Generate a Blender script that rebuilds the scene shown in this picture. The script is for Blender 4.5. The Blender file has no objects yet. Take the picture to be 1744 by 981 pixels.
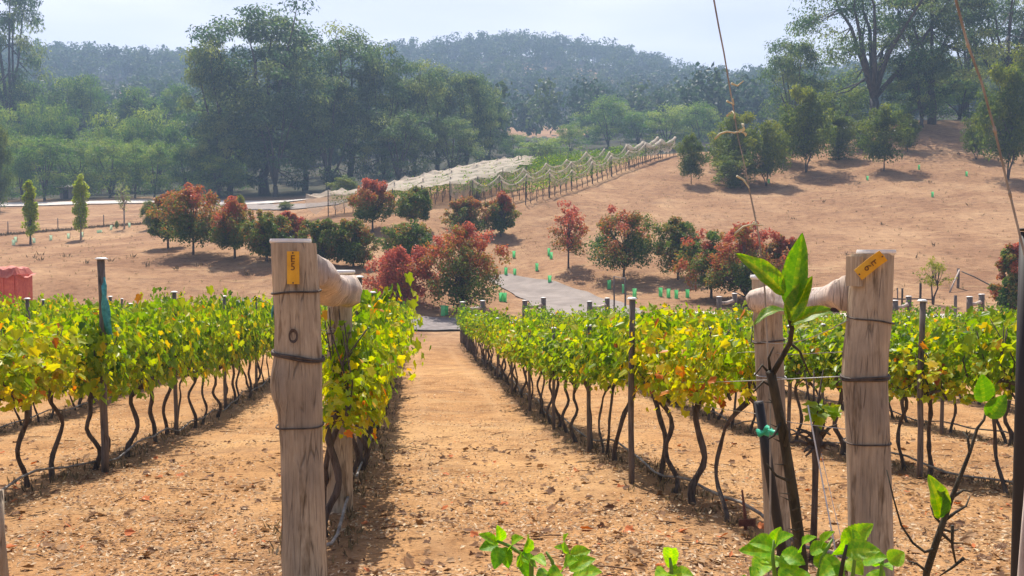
import bpy, math, random
import numpy as np
from mathutils import Vector, Matrix

random.seed(11)
rng = np.random.default_rng(11)
sc = bpy.context.scene
COL = sc.collection
PI = math.pi

# ------------------------------------------------------------------ camera, world, sun, exposure
F, U0, V0 = 1600.0, 872.0, 490.5          # focal length and centre of the photograph, in its pixels
PITCH = math.radians(2.16)                # camera looks slightly downhill
CAM = Vector((0.0, 0.0, 1.54))
cam = bpy.data.cameras.new('camera')
cam.sensor_fit = 'HORIZONTAL'
cam.angle = 2 * math.atan(872.0 / F)
cam.clip_start, cam.clip_end = 0.05, 4000
cam_o = bpy.data.objects.new('camera', cam)
COL.objects.link(cam_o)
cam_o.location = CAM
cam_o.rotation_euler = (PI / 2 - PITCH, 0, 0)
sc.camera = cam_o

SUN_EL, SUN_AZ = math.radians(59), math.radians(-12)      # azimuth from +Y towards +X
w = bpy.data.worlds.new('World')
sc.world = w
w.use_nodes = True
nt = w.node_tree
bg = nt.nodes['Background']
sky = nt.nodes.new('ShaderNodeTexSky')
sky.sky_type = 'NISHITA'
sky.sun_disc = False
sky.sun_elevation = SUN_EL
sky.sun_rotation = SUN_AZ
sky.air_density = 1.0
sky.dust_density = 1.2
sky.ozone_density = 1.0
tintn = nt.nodes.new('ShaderNodeMix')
tintn.data_type = 'RGBA'
tintn.blend_type = 'MULTIPLY'
tintn.inputs[0].default_value = 1.0
nt.links.new(sky.outputs[0], tintn.inputs[6])
tintn.inputs[7].default_value = (1.04, 0.83, 0.74, 1)
wtc = nt.nodes.new('ShaderNodeTexCoord')
wmp = nt.nodes.new('ShaderNodeMapping')
wmp.inputs['Scale'].default_value = (1.0, 1.0, 5.0)
nt.links.new(wtc.outputs['Generated'], wmp.inputs[0])
wno = nt.nodes.new('ShaderNodeTexNoise')
wno.inputs['Scale'].default_value = 3.2
wno.inputs['Detail'].default_value = 6.0
nt.links.new(wmp.outputs[0], wno.inputs['Vector'])
wrp = nt.nodes.new('ShaderNodeValToRGB')
wrp.color_ramp.elements[0].position, wrp.color_ramp.elements[0].color = 0.42, (0.97, 0.97, 0.98, 1)
wrp.color_ramp.elements[1].position, wrp.color_ramp.elements[1].color = 0.68, (1.16, 1.12, 1.06, 1)
nt.links.new(wno.outputs['Fac'], wrp.inputs[0])
cloud = nt.nodes.new('ShaderNodeMix')
cloud.data_type, cloud.blend_type = 'RGBA', 'MULTIPLY'
cloud.inputs[0].default_value = 1.0
nt.links.new(tintn.outputs[2], cloud.inputs[6])
nt.links.new(wrp.outputs[0], cloud.inputs[7])
nt.links.new(cloud.outputs[2], bg.inputs[0])
bg.inputs[1].default_value = 0.13

sl = bpy.data.lights.new('sun', 'SUN')
sl.energy = 4.5
sl.angle = math.radians(0.5)
sl.color = (1.0, 0.94, 0.85)
so = bpy.data.objects.new('sun', sl)
COL.objects.link(so)
sdir = Vector((math.sin(SUN_AZ) * math.cos(SUN_EL), math.cos(SUN_AZ) * math.cos(SUN_EL), math.sin(SUN_EL)))
so.rotation_euler = sdir.to_track_quat('Z', 'Y').to_euler()
so.location = (0, 0, 60)

sc.view_settings.view_transform = 'Standard'
sc.view_settings.look = 'None'
sc.view_settings.gamma = 1.0
sc.view_settings.exposure = 0.8
sc.render.engine = 'CYCLES'
sc.cycles.max_bounces = 6
sc.cycles.diffuse_bounces = 3
sc.cycles.glossy_bounces = 2
sc.cycles.transmission_bounces = 4
sc.cycles.transparent_max_bounces = 8
sc.cycles.volume_bounces = 0
sc.cycles.use_denoising = True
sc.cycles.sample_clamp_indirect = 6.0

SP, CP = math.sin(PITCH), math.cos(PITCH)


def P(u, v, d):
    """the point seen at pixel (u, v) of the photograph, d metres in front of the camera"""
    a, b = (u - U0) / F, (V0 - v) / F
    return Vector((a * d, d * (CP + b * SP), CAM.z + d * (b * CP - SP)))


# ------------------------------------------------------------------ geometry helpers
class G:
    """collects polygons; build() links them as ONE mesh object"""

    def __init__(s):
        s.V, s.L, s.S, s.T, s.M, s.SM = [], [], [], [], [], []
        s.n = 0

    def add(s, verts, faces, tint=0.0, mat=0, smooth=False):
        verts = np.asarray(verts, float).reshape(-1, 3)
        s.V.append(verts)
        for f in faces:
            s.L.append(np.asarray(f, np.int64) + s.n)
        k = len(faces)
        s.S.append(np.array([len(f) for f in faces], np.int64))
        s.T.append(np.full(k, tint) if np.isscalar(tint) else np.asarray(tint, float))
        s.M.append(np.full(k, mat, np.int64))
        s.SM.append(np.full(k, smooth, bool))
        s.n += len(verts)

    def inst(s, tv, tf, R, T, tint, mat=0, smooth=False):
        """many copies of a small template: R (n,3,3) column axes already scaled, T (n,3)"""
        n, k = len(T), len(tv)
        V = np.einsum('nij,kj->nki', R, tv) + T[:, None, :]
        s.V.append(V.reshape(-1, 3))
        base = (np.arange(n) * k)[:, None]
        for f in range(1):
            flat = np.concatenate([np.asarray(x) for x in tf])
            s.L.append((base + flat[None, :]).reshape(-1) + s.n)
        sizes = np.array([len(x) for x in tf])
        s.S.append(np.tile(sizes, n))
        s.T.append(np.repeat(np.asarray(tint, float), len(tf)))
        s.M.append(np.full(n * len(tf), mat, np.int64))
        s.SM.append(np.full(n * len(tf), smooth, bool))
        s.n += n * k

    def tube(s, pts, rad, seg=6, tint=0.0, mat=0, cap=True, smooth=True):
        pts = np.asarray([tuple(p) for p in pts], float)
        n = len(pts)
        rad = np.full(n, rad) if np.isscalar(rad) else np.asarray(rad, float)
        tan = np.gradient(pts, axis=0)
        tan /= np.linalg.norm(tan, axis=1)[:, None] + 1e-9
        ref = np.array([1.0, 0, 0]) if abs(tan[0][0]) < .8 else np.array([0, 1.0, 0])
        rings = []
        for i in range(n):
            a = ref - tan[i] * ref.dot(tan[i])
            a /= np.linalg.norm(a) + 1e-9
            b = np.cross(tan[i], a)
            ref = a
            th = np.arange(seg) * 2 * PI / seg
            rings.append(pts[i] + rad[i] * (np.cos(th)[:, None] * a + np.sin(th)[:, None] * b))
        V = np.concatenate(rings)
        fs = []
        for i in range(n - 1):
            for j in range(seg):
                k = (j + 1) % seg
                fs.append((i * seg + j, i * seg + k, (i + 1) * seg + k, (i + 1) * seg + j))
        if cap:
            fs.append(tuple(range(seg - 1, -1, -1)))
            fs.append(tuple((n - 1) * seg + j for j in range(seg)))
        s.add(V, fs, tint, mat, smooth)

    def box(s, c, size, rz=0.0, tint=0.0, mat=0, rx=0.0):
        hx, hy, hz = [q / 2 for q in size]
        V = np.array([(x, y, z) for x in (-hx, hx) for y in (-hy, hy) for z in (-hz, hz)])
        m = np.array(Matrix.Rotation(rz, 3, 'Z') @ Matrix.Rotation(rx, 3, 'X'))
        V = V @ m.T + np.array(tuple(c))
        s.add(V, [(0, 1, 3, 2), (4, 6, 7, 5), (0, 4, 5, 1), (2, 3, 7, 6), (0, 2, 6, 4), (1, 5, 7, 3)], tint, mat)

    def mesh(s, name, mats):
        me = bpy.data.meshes.new(name)
        V = np.concatenate(s.V) if s.V else np.zeros((0, 3))
        L = np.concatenate(s.L)
        S = np.concatenate(s.S)
        me.vertices.add(len(V))
        me.vertices.foreach_set('co', V.astype(np.float32).ravel())
        me.loops.add(len(L))
        me.loops.foreach_set('vertex_index', L.astype(np.int32))
        me.polygons.add(len(S))
        st = np.concatenate(([0], np.cumsum(S)[:-1]))
        me.polygons.foreach_set('loop_start', st.astype(np.int32))
        me.polygons.foreach_set('loop_total', S.astype(np.int32))
        me.polygons.foreach_set('material_index', np.concatenate(s.M).astype(np.int32))
        me.polygons.foreach_set('use_smooth', np.concatenate(s.SM))
        at = me.attributes.new('tint', 'FLOAT', 'FACE')
        at.data.foreach_set('value', np.concatenate(s.T).astype(np.float32))
        me.update(calc_edges=True)
        for m in (mats if isinstance(mats, (list, tuple)) else [mats]):
            me.materials.append(m)
        return me

    def build(s, name, mats, parent=None, origin=None):
        if origin is not None:
            o3 = np.array(tuple(origin))
            s.V = [v - o3 for v in s.V]
        return put(name, s.mesh(name, mats), parent, None if parent else origin)


def put(name, me, parent=None, loc=None):
    o = bpy.data.objects.new(name, me)
    COL.objects.link(o)
    if parent:
        o.parent = parent
    elif loc is not None:
        o.location = tuple(loc)
    return o


def tag(o, label, cat, group=None):
    o['label'], o['category'] = label, cat
    if group:
        o['group'] = group
    return o


def thing(name, label, cat, loc, group=None, rz=0.0):
    o = bpy.data.objects.new(name, None)
    COL.objects.link(o)
    o.location = tuple(loc)
    o.rotation_euler = (0, 0, rz)
    o.empty_display_size = 0.2
    return tag(o, label, cat, group)


def kind(o, k):
    o['kind'] = k
    return o


def unit(a):
    return a / (np.linalg.norm(a, axis=-1, keepdims=True) + 1e-9)


def frames(nrm, tip, size):
    """(n,3,3): x across, y to the tip, z the normal, columns scaled by size"""
    z = unit(nrm)
    y = unit(tip - z * np.sum(tip * z, -1, keepdims=True))
    x = np.cross(y, z)
    return np.stack([x, y, z], -1) * np.asarray(size)[:, None, None]


ONES = ['', 'first', 'second', 'third', 'fourth', 'fifth', 'sixth', 'seventh', 'eighth', 'ninth', 'tenth', 'eleventh', 'twelfth',
        'thirteenth', 'fourteenth', 'fifteenth', 'sixteenth', 'seventeenth', 'eighteenth', 'nineteenth']
TENS = {20: 'twenti', 30: 'thirti', 40: 'forti', 50: 'fifti'}


def nth(i):
    if i < 20:
        return ONES[i]
    t = i // 10 * 10
    w_ = {20: 'twenty', 30: 'thirty', 40: 'forty', 50: 'fifty'}[t]
    return TENS[t] + 'eth' if i == t else w_ + '-' + ONES[i - t]


# ------------------------------------------------------------------ materials
def mat(name):
    m = bpy.data.materials.new(name)
    m.use_nodes = True
    t = m.node_tree
    return m, t, t.nodes['Principled BSDF']


def N(t, ty, **kw):
    n = t.nodes.new(ty)
    for k, v in kw.items():
        if k in n.inputs:
            n.inputs[k].default_value = v
        else:
            setattr(n, k, v)
    return n


def ramp(t, stops, src=None):
    r = t.nodes.new('ShaderNodeValToRGB')
    e = r.color_ramp.elements
    while len(e) < len(stops):
        e.new(0.5)
    for i, (p, c) in enumerate(stops):
        e[i].position = p
        e[i].color = (*c, 1)
    if src is not None:
        t.links.new(src, r.inputs[0])
    return r


def math_(t, op, a, b=None):
    n = t.nodes.new('ShaderNodeMath')
    n.operation = op
    for i, x in enumerate((a, b)):
        if x is None:
            continue
        if isinstance(x, (int, float)):
            n.inputs[i].default_value = x
        else:
            t.links.new(x, n.inputs[i])
    return n.outputs[0]


def mixc(t, fac, a, b, mode='MIX'):
    n = t.nodes.new('ShaderNodeMix')
    n.data_type = 'RGBA'
    n.blend_type = mode
    for sock, x in ((n.inputs[0], fac), (n.inputs[6], a), (n.inputs[7], b)):
        if isinstance(x, (int, float)):
            sock.default_value = x
        elif isinstance(x, tuple):
            sock.default_value = (*x, 1)
        else:
            t.links.new(x, sock)
    return n.outputs[2]


def leaf_mat(name, stops, transl=0.45, rough=0.55, autumn=True, jitter=0.12, spec=0.3, blotch=0.0):
    """foliage: colour from the per-leaf tint, moved along by the object's colour; lets light through"""
    m, t, b = mat(name)
    at = N(t, 'ShaderNodeAttribute', attribute_name='tint')
    fac = at.outputs['Fac']
    oi = t.nodes.new('ShaderNodeObjectInfo')
    if autumn:
        sep = t.nodes.new('ShaderNodeSeparateColor')
        t.links.new(oi.outputs['Color'], sep.inputs[0])
        fac = math_(t, 'ADD', fac, math_(t, 'SUBTRACT', sep.outputs[0], 0.5))
    fac = math_(t, 'ADD', fac, math_(t, 'MULTIPLY', math_(t, 'SUBTRACT', oi.outputs['Random'], 0.5), jitter))
    r = ramp(t, stops, fac)
    colr = r.outputs[0]
    if blotch:
        tco = t.nodes.new('ShaderNodeTexCoord')
        n1 = N(t, 'ShaderNodeTexNoise', Scale=blotch, Detail=7.0, Roughness=0.7)
        t.links.new(tco.outputs['Object'], n1.inputs['Vector'])
        b1 = ramp(t, [(0.32, (0.5, 0.6, 0.5)), (0.5, (1, 1, 1)), (0.68, (1.35, 1.15, 1.0))], n1.outputs['Fac'])
        colr = mixc(t, 1.0, colr, b1.outputs[0], 'MULTIPLY')
        n2 = N(t, 'ShaderNodeTexVoronoi', Scale=blotch * 1.6)
        t.links.new(tco.outputs['Object'], n2.inputs['Vector'])
        b2 = ramp(t, [(0.1, (1, 1, 1)), (0.16, (0, 0, 0))], n2.outputs['Distance'])
        colr = mixc(t, math_(t, 'MULTIPLY', b2.outputs[0], 0.5), colr, (0.2, 0.15, 0.03))
        bpn = N(t, 'ShaderNodeBump', Strength=0.35, Distance=0.004)
        t.links.new(n1.outputs['Fac'], bpn.inputs['Height'])
        t.links.new(bpn.outputs[0], b.inputs['Normal'])
    t.links.new(colr, b.inputs['Base Color'])
    b.inputs['Roughness'].default_value = rough
    b.inputs['Specular IOR Level'].default_value = spec
    tr = t.nodes.new('ShaderNodeBsdfTranslucent')
    hs = N(t, 'ShaderNodeHueSaturation', Saturation=1.1, Value=1.35)
    t.links.new(colr, hs.inputs['Color'])
    t.links.new(hs.outputs[0], tr.inputs[0])
    mx = N(t, 'ShaderNodeMixShader')
    mx.inputs[0].default_value = transl
    t.links.new(b.outputs[0], mx.inputs[1])
    t.links.new(tr.outputs[0], mx.inputs[2])
    t.links.new(mx.outputs[0], t.nodes['Material Output'].inputs[0])
    return m


def noisy(name, c1, c2, scale=6.0, stretch=(1, 1, 1), rough=0.85, bump=0.3, metal=0.0, detail=6.0, coord='Object', pos=(0.35, 0.65)):
    m, t, b = mat(name)
    tc = t.nodes.new('ShaderNodeTexCoord')
    mp = t.nodes.new('ShaderNodeMapping')
    mp.inputs['Scale'].default_value = stretch
    t.links.new(tc.outputs[coord], mp.inputs[0])
    no = N(t, 'ShaderNodeTexNoise', Scale=scale, Detail=detail, Roughness=0.65)
    t.links.new(mp.outputs[0], no.inputs['Vector'])
    r = ramp(t, [(pos[0], c1), (pos[1], c2)], no.outputs['Fac'])
    t.links.new(r.outputs[0], b.inputs['Base Color'])
    b.inputs['Roughness'].default_value = rough
    b.inputs['Metallic'].default_value = metal
    if bump:
        bp = N(t, 'ShaderNodeBump', Strength=bump, Distance=0.02)
        t.links.new(no.outputs['Fac'], bp.inputs['Height'])
        t.links.new(bp.outputs[0], b.inputs['Normal'])
    return m


def wood_mat(name, c_dark, c_mid, c_light):
    """weathered round timber: long grain, drying cracks, grey and brown stains"""
    m, t, b = mat(name)
    tc = t.nodes.new('ShaderNodeTexCoord')
    mp = t.nodes.new('ShaderNodeMapping')
    mp.inputs['Scale'].default_value = (1, 1, 0.05)
    t.links.new(tc.outputs['Object'], mp.inputs[0])
    g = N(t, 'ShaderNodeTexNoise', Scale=90.0, Detail=6.0, Roughness=0.7)
    t.links.new(mp.outputs[0], g.inputs['Vector'])
    mp2 = t.nodes.new('ShaderNodeMapping')
    mp2.inputs['Scale'].default_value = (1, 1, 0.045)
    mp2.inputs['Location'].default_value = (3.1, 1.7, 0.4)
    t.links.new(tc.outputs['Object'], mp2.inputs[0])
    cr = N(t, 'ShaderNodeTexVoronoi', Scale=26.0, feature='DISTANCE_TO_EDGE')
    t.links.new(mp2.outputs[0], cr.inputs['Vector'])
    crack = ramp(t, [(0.0, (0, 0, 0)), (0.035, (1, 1, 1))], cr.outputs['Distance'])
    mask = N(t, 'ShaderNodeTexNoise', Scale=7.0, Detail=2.0)
    t.links.new(tc.outputs['Object'], mask.inputs['Vector'])
    mk = ramp(t, [(0.46, (1, 1, 1)), (0.56, (0, 0, 0))], mask.outputs['Fac'])
    crk = mixc(t, mk.outputs[0], crack.outputs[0], (1, 1, 1))
    base = ramp(t, [(0.3, c_dark), (0.5, c_mid), (0.72, c_light)], g.outputs['Fac'])
    st = N(t, 'ShaderNodeTexNoise', Scale=3.5, Detail=5.0, Roughness=0.6)
    mp3 = t.nodes.new('ShaderNodeMapping')
    mp3.inputs['Scale'].default_value = (1, 1, 0.4)
    t.links.new(tc.outputs['Object'], mp3.inputs[0])
    t.links.new(mp3.outputs[0], st.inputs['Vector'])
    sr = ramp(t, [(0.35, (0.62, 0.6, 0.62)), (0.6, (1.1, 1.02, 0.95))], st.outputs['Fac'])
    c = mixc(t, 1.0, base.outputs[0], sr.outputs[0], 'MULTIPLY')
    c = mixc(t, math_(t, 'MULTIPLY', math_(t, 'SUBTRACT', 1.0, crk), 0.6), c, (0.035, 0.025, 0.02))
    mp4 = t.nodes.new('ShaderNodeMapping')
    mp4.inputs['Scale'].default_value = (1, 1, 0.22)
    t.links.new(tc.outputs['Object'], mp4.inputs[0])
    s2 = N(t, 'ShaderNodeTexNoise', Scale=13.0, Detail=4.0, Roughness=0.6)
    t.links.new(mp4.outputs[0], s2.inputs['Vector'])
    s2r = ramp(t, [(0.56, (0, 0, 0)), (0.66, (0.7, 0.7, 0.7))], s2.outputs['Fac'])
    c = mixc(t, s2r.outputs[0], c, c_dark, 'MULTIPLY')
    t.links.new(c, b.inputs['Base Color'])
    b.inputs['Roughness'].default_value = 0.9
    b.inputs['Specular IOR Level'].default_value = 0.2
    hgt = math_(t, 'ADD', math_(t, 'MULTIPLY', g.outputs['Fac'], 0.35), crk)
    bp = N(t, 'ShaderNodeBump', Strength=0.55, Distance=0.012)
    t.links.new(hgt, bp.inputs['Height'])
    t.links.new(bp.outputs[0], b.inputs['Normal'])
    return m


def plain(name, c, rough=0.6, metal=0.0):
    m, t, b = mat(name)
    tc = t.nodes.new('ShaderNodeTexCoord')
    no = N(t, 'ShaderNodeTexNoise', Scale=14.0, Detail=4.0)
    t.links.new(tc.outputs['Object'], no.inputs['Vector'])
    r = ramp(t, [(0.3, tuple(x * 0.78 for x in c)), (0.7, tuple(min(1, x * 1.12) for x in c))], no.outputs['Fac'])
    t.links.new(r.outputs[0], b.inputs['Base Color'])
    b.inputs['Roughness'].default_value = rough
    b.inputs['Metallic'].default_value = metal
    return m


M = {}
M['vine'] = leaf_mat('vine leaves', [(0.0, (0.07, 0.15, 0.008)), (0.3, (0.22, 0.34, 0.01)), (0.56, (0.45, 0.46, 0.014)),
                                     (0.78, (0.6, 0.42, 0.015)), (0.93, (0.62, 0.2, 0.02)), (1.0, (0.34, 0.1, 0.02))], 0.55, 0.4)
M['vine_bark'] = noisy('vine bark', (0.04, 0.029, 0.023), (0.14, 0.105, 0.085), 40, (1, 1, 0.15), 0.95, 1.0)
M['gum'] = leaf_mat('gum leaves', [(0.0, (0.036, 0.08, 0.034)), (0.5, (0.1, 0.165, 0.056)), (1.0, (0.28, 0.32, 0.09))], 0.52, 0.5, False, 0.3)
M['gum_light'] = leaf_mat('pale gum leaves', [(0.0, (0.045, 0.11, 0.028)), (0.5, (0.12, 0.22, 0.042)), (1.0, (0.28, 0.34, 0.065))], 0.48, 0.5, False, 0.35)
M['wattle'] = leaf_mat('young gum leaves', [(0.0, (0.035, 0.07, 0.015)), (0.5, (0.11, 0.16, 0.026)), (1.0, (0.32, 0.33, 0.04))], 0.48, 0.5, False, 0.25)
M['maple'] = leaf_mat('autumn leaves', [(0.0, (0.045, 0.1, 0.022)), (0.34, (0.12, 0.185, 0.034)), (0.52, (0.21, 0.185, 0.042)),
                                        (0.68, (0.36, 0.165, 0.055)), (0.85, (0.42, 0.125, 0.07)), (1.0, (0.47, 0.145, 0.105))], 0.48, 0.5)
M['poplar'] = leaf_mat('poplar leaves', [(0.0, (0.14, 0.22, 0.02)), (0.5, (0.28, 0.37, 0.025)), (1.0, (0.45, 0.5, 0.05))], 0.5, 0.5, False)
M['far'] = leaf_mat('far forest leaves', [(0.0, (0.018, 0.045, 0.022)), (0.5, (0.042, 0.082, 0.03)), (1.0, (0.11, 0.15, 0.045))], 0.35, 0.6, False, 0.0)
M['bark'] = noisy('tree bark', (0.045, 0.035, 0.03), (0.13, 0.105, 0.09), 8, (1, 1, 0.2), 0.95, 0.7)
M['gum_bark'] = noisy('gum bark', (0.035, 0.031, 0.029), (0.11, 0.097, 0.086), 5, (1, 1, 0.25), 0.95, 0.6)
M['pale_bark'] = noisy('pale bark', (0.2, 0.16, 0.13), (0.4, 0.34, 0.29), 5, (1, 1, 0.25), 0.95, 0.4)
M['post'] = wood_mat('weathered post timber', (0.31, 0.252, 0.178), (0.445, 0.37, 0.268), (0.545, 0.465, 0.35))
M['strut'] = wood_mat('silvered log timber', (0.36, 0.3, 0.26), (0.56, 0.49, 0.43), (0.74, 0.67, 0.61))
M['stake'] = wood_mat('dark line post timber', (0.1, 0.085, 0.078), (0.19, 0.165, 0.15), (0.28, 0.245, 0.225))
M['cap'] = noisy('galvanised cap', (0.7, 0.68, 0.64), (0.85, 0.83, 0.8), 12, (1, 1, 1), 0.5, 0.0, 0.1)
M['wire'] = noisy('rusty wire', (0.045, 0.035, 0.03), (0.12, 0.09, 0.07), 30, (1, 1, 1), 0.7, 0.2, 0.4)
M['steel'] = noisy('galvanised wire', (0.3, 0.3, 0.29), (0.5, 0.5, 0.48), 30, (1, 1, 1), 0.45, 0.0, 0.6)
M['hose'] = noisy('dusty drip hose', (0.1, 0.09, 0.085), (0.3, 0.27, 0.24), 9, (1, 1, 1), 0.8, 0.1)
M['tag'] = noisy('yellow tag plastic', (0.62, 0.3, 0.008), (0.78, 0.42, 0.015), 12, (1, 1, 1), 0.5, 0.05)
M['ink'] = plain('brown marker ink', (0.16, 0.06, 0.01), 0.7)
M['net'] = None
M['teal'] = noisy('faded teal mesh', (0.03, 0.2, 0.2), (0.1, 0.42, 0.4), 30, (1, 1, 1), 0.7, 0.3)
M['guard'] = leaf_mat('green guard plastic', [(0.0, (0.12, 0.55, 0.22)), (1.0, (0.3, 0.72, 0.4))], 0.45, 0.4, False, 0.4)
M['guard_pale'] = leaf_mat('pale guard plastic', [(0.0, (0.5, 0.66, 0.5)), (1.0, (0.62, 0.75, 0.6))], 0.4, 0.4, False, 0.4)
M['red'] = noisy('faded red sheeting', (0.55, 0.08, 0.045), (0.72, 0.17, 0.1), 5, (1, 1, 1), 0.6, 0.3)
M['red_dusty'] = noisy('dusty red sheeting', (0.4, 0.075, 0.05), (0.62, 0.19, 0.125), 4, (1, 1, 1), 0.7, 0.5)
M['iron'] = plain('dark painted steel', (0.018, 0.014, 0.013), 0.6)
M['lemon'] = leaf_mat('lemon leaves', [(0.0, (0.055, 0.15, 0.012)), (0.5, (0.1, 0.25, 0.014)), (1.0, (0.3, 0.36, 0.03))], 0.5, 0.42, False, 0.08, 0.4, 70.0)
M['herb'] = leaf_mat('mint leaves', [(0.0, (0.09, 0.28, 0.012)), (0.5, (0.17, 0.42, 0.014)), (1.0, (0.36, 0.52, 0.03))], 0.5, 0.45, False, 0.08, 0.35, 90.0)
M['dead_leaf'] = plain('dead leaf edge', (0.05, 0.02, 0.015), 0.8)
M['lemon_bark'] = noisy('lemon stem', (0.02, 0.016, 0.01), (0.075, 0.06, 0.035), 60, (1, 1, 0.2), 0.85, 0.6)
M['green_stem'] = plain('green stem', (0.16, 0.27, 0.03), 0.6)
M['cane'] = noisy('dead cane', (0.2, 0.17, 0.14), (0.4, 0.345, 0.285), 40, (1, 1, 0.3), 0.85, 0.3)
M['tendril'] = plain('bleached tendril', (0.62, 0.55, 0.36), 0.8)
M['dry'] = leaf_mat('dry grass', [(0.0, (0.09, 0.065, 0.04)), (0.5, (0.25, 0.19, 0.1)), (1.0, (0.42, 0.34, 0.19))], 0.3, 0.8, False, 0.2)
M['litter'] = leaf_mat('dead leaves and chips', [(0.0, (0.09, 0.042, 0.022)), (0.3, (0.24, 0.125, 0.055)), (0.6, (0.4, 0.27, 0.15)), (0.85, (0.66, 0.52, 0.34)), (1.0, (0.5, 0.13, 0.03))], 0.15, 0.8, False, 0.0)
M['rust'] = noisy('rusted iron', (0.09, 0.03, 0.02), (0.2, 0.075, 0.045), 30, (1, 1, 1), 0.9, 0.4)
M['shed'] = noisy('grey shed boards', (0.2, 0.17, 0.15), (0.34, 0.3, 0.27), 4, (1, 1, 0.2), 0.9, 0.3)
M['shed_roof'] = plain('pale tin roof', (0.5, 0.46, 0.42), 0.6)
M['string'] = plain('white twine', (0.72, 0.7, 0.66), 0.7)
M['green_tie'] = plain('green tape', (0.02, 0.42, 0.24), 0.5)
M['gravel'] = noisy('grey gravel', (0.19, 0.158, 0.135), (0.29, 0.245, 0.212), 0.9, (1, 1, 1), 0.95, 0.05, 0, 12, 'Object')
M['road'] = noisy('pale sealed road', (0.5, 0.44, 0.38), (0.66, 0.6, 0.53), 1.2, (1, 1, 1), 0.95, 0.1)
M['asphalt'] = noisy('worn track', (0.15, 0.125, 0.115), (0.26, 0.225, 0.21), 3, (1, 1, 1), 0.95, 0.3)

m, t, b = mat('white bird net')
b.inputs['Base Color'].default_value = (0.62, 0.55, 0.45, 1)
b.inputs['Roughness'].default_value = 0.9
tp = t.nodes.new('ShaderNodeBsdfTransparent')
tl = t.nodes.new('ShaderNodeBsdfTranslucent')
tl.inputs[0].default_value = (0.62, 0.56, 0.47, 1)
mx0 = t.nodes.new('ShaderNodeMixShader')
mx0.inputs[0].default_value = 0.4
mx = t.nodes.new('ShaderNodeMixShader')
at = N(t, 'ShaderNodeAttribute', attribute_name='tint')
t.links.new(at.outputs['Fac'], mx.inputs[0])
t.links.new(b.outputs[0], mx0.inputs[1])
t.links.new(tl.outputs[0], mx0.inputs[2])
t.links.new(mx0.outputs[0], mx.inputs[1])
t.links.new(tp.outputs[0], mx.inputs[2])
t.links.new(mx.outputs[0], t.nodes['Material Output'].inputs[0])
M['net'] = m

# ------------------------------------------------------------------ terrain: a smooth surface through surveyed points
PROFILE = [(-12, -1.0), (0, -1.36), (3, -1.48), (4.44, -1.62), (5.93, -1.80), (7.1, -1.94), (10, -2.22), (14.9, -2.68), (19.3, -2.88), (27.6, -3.36), (36, -3.72), (39.5, -3.82)]
ROWX = lambda k: -0.53 + 2.7 * k
ROWS_DX = (700 - U0) / F


def row_pt(k, d):
    return ROWX(k) + ROWS_DX * d, d


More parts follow.
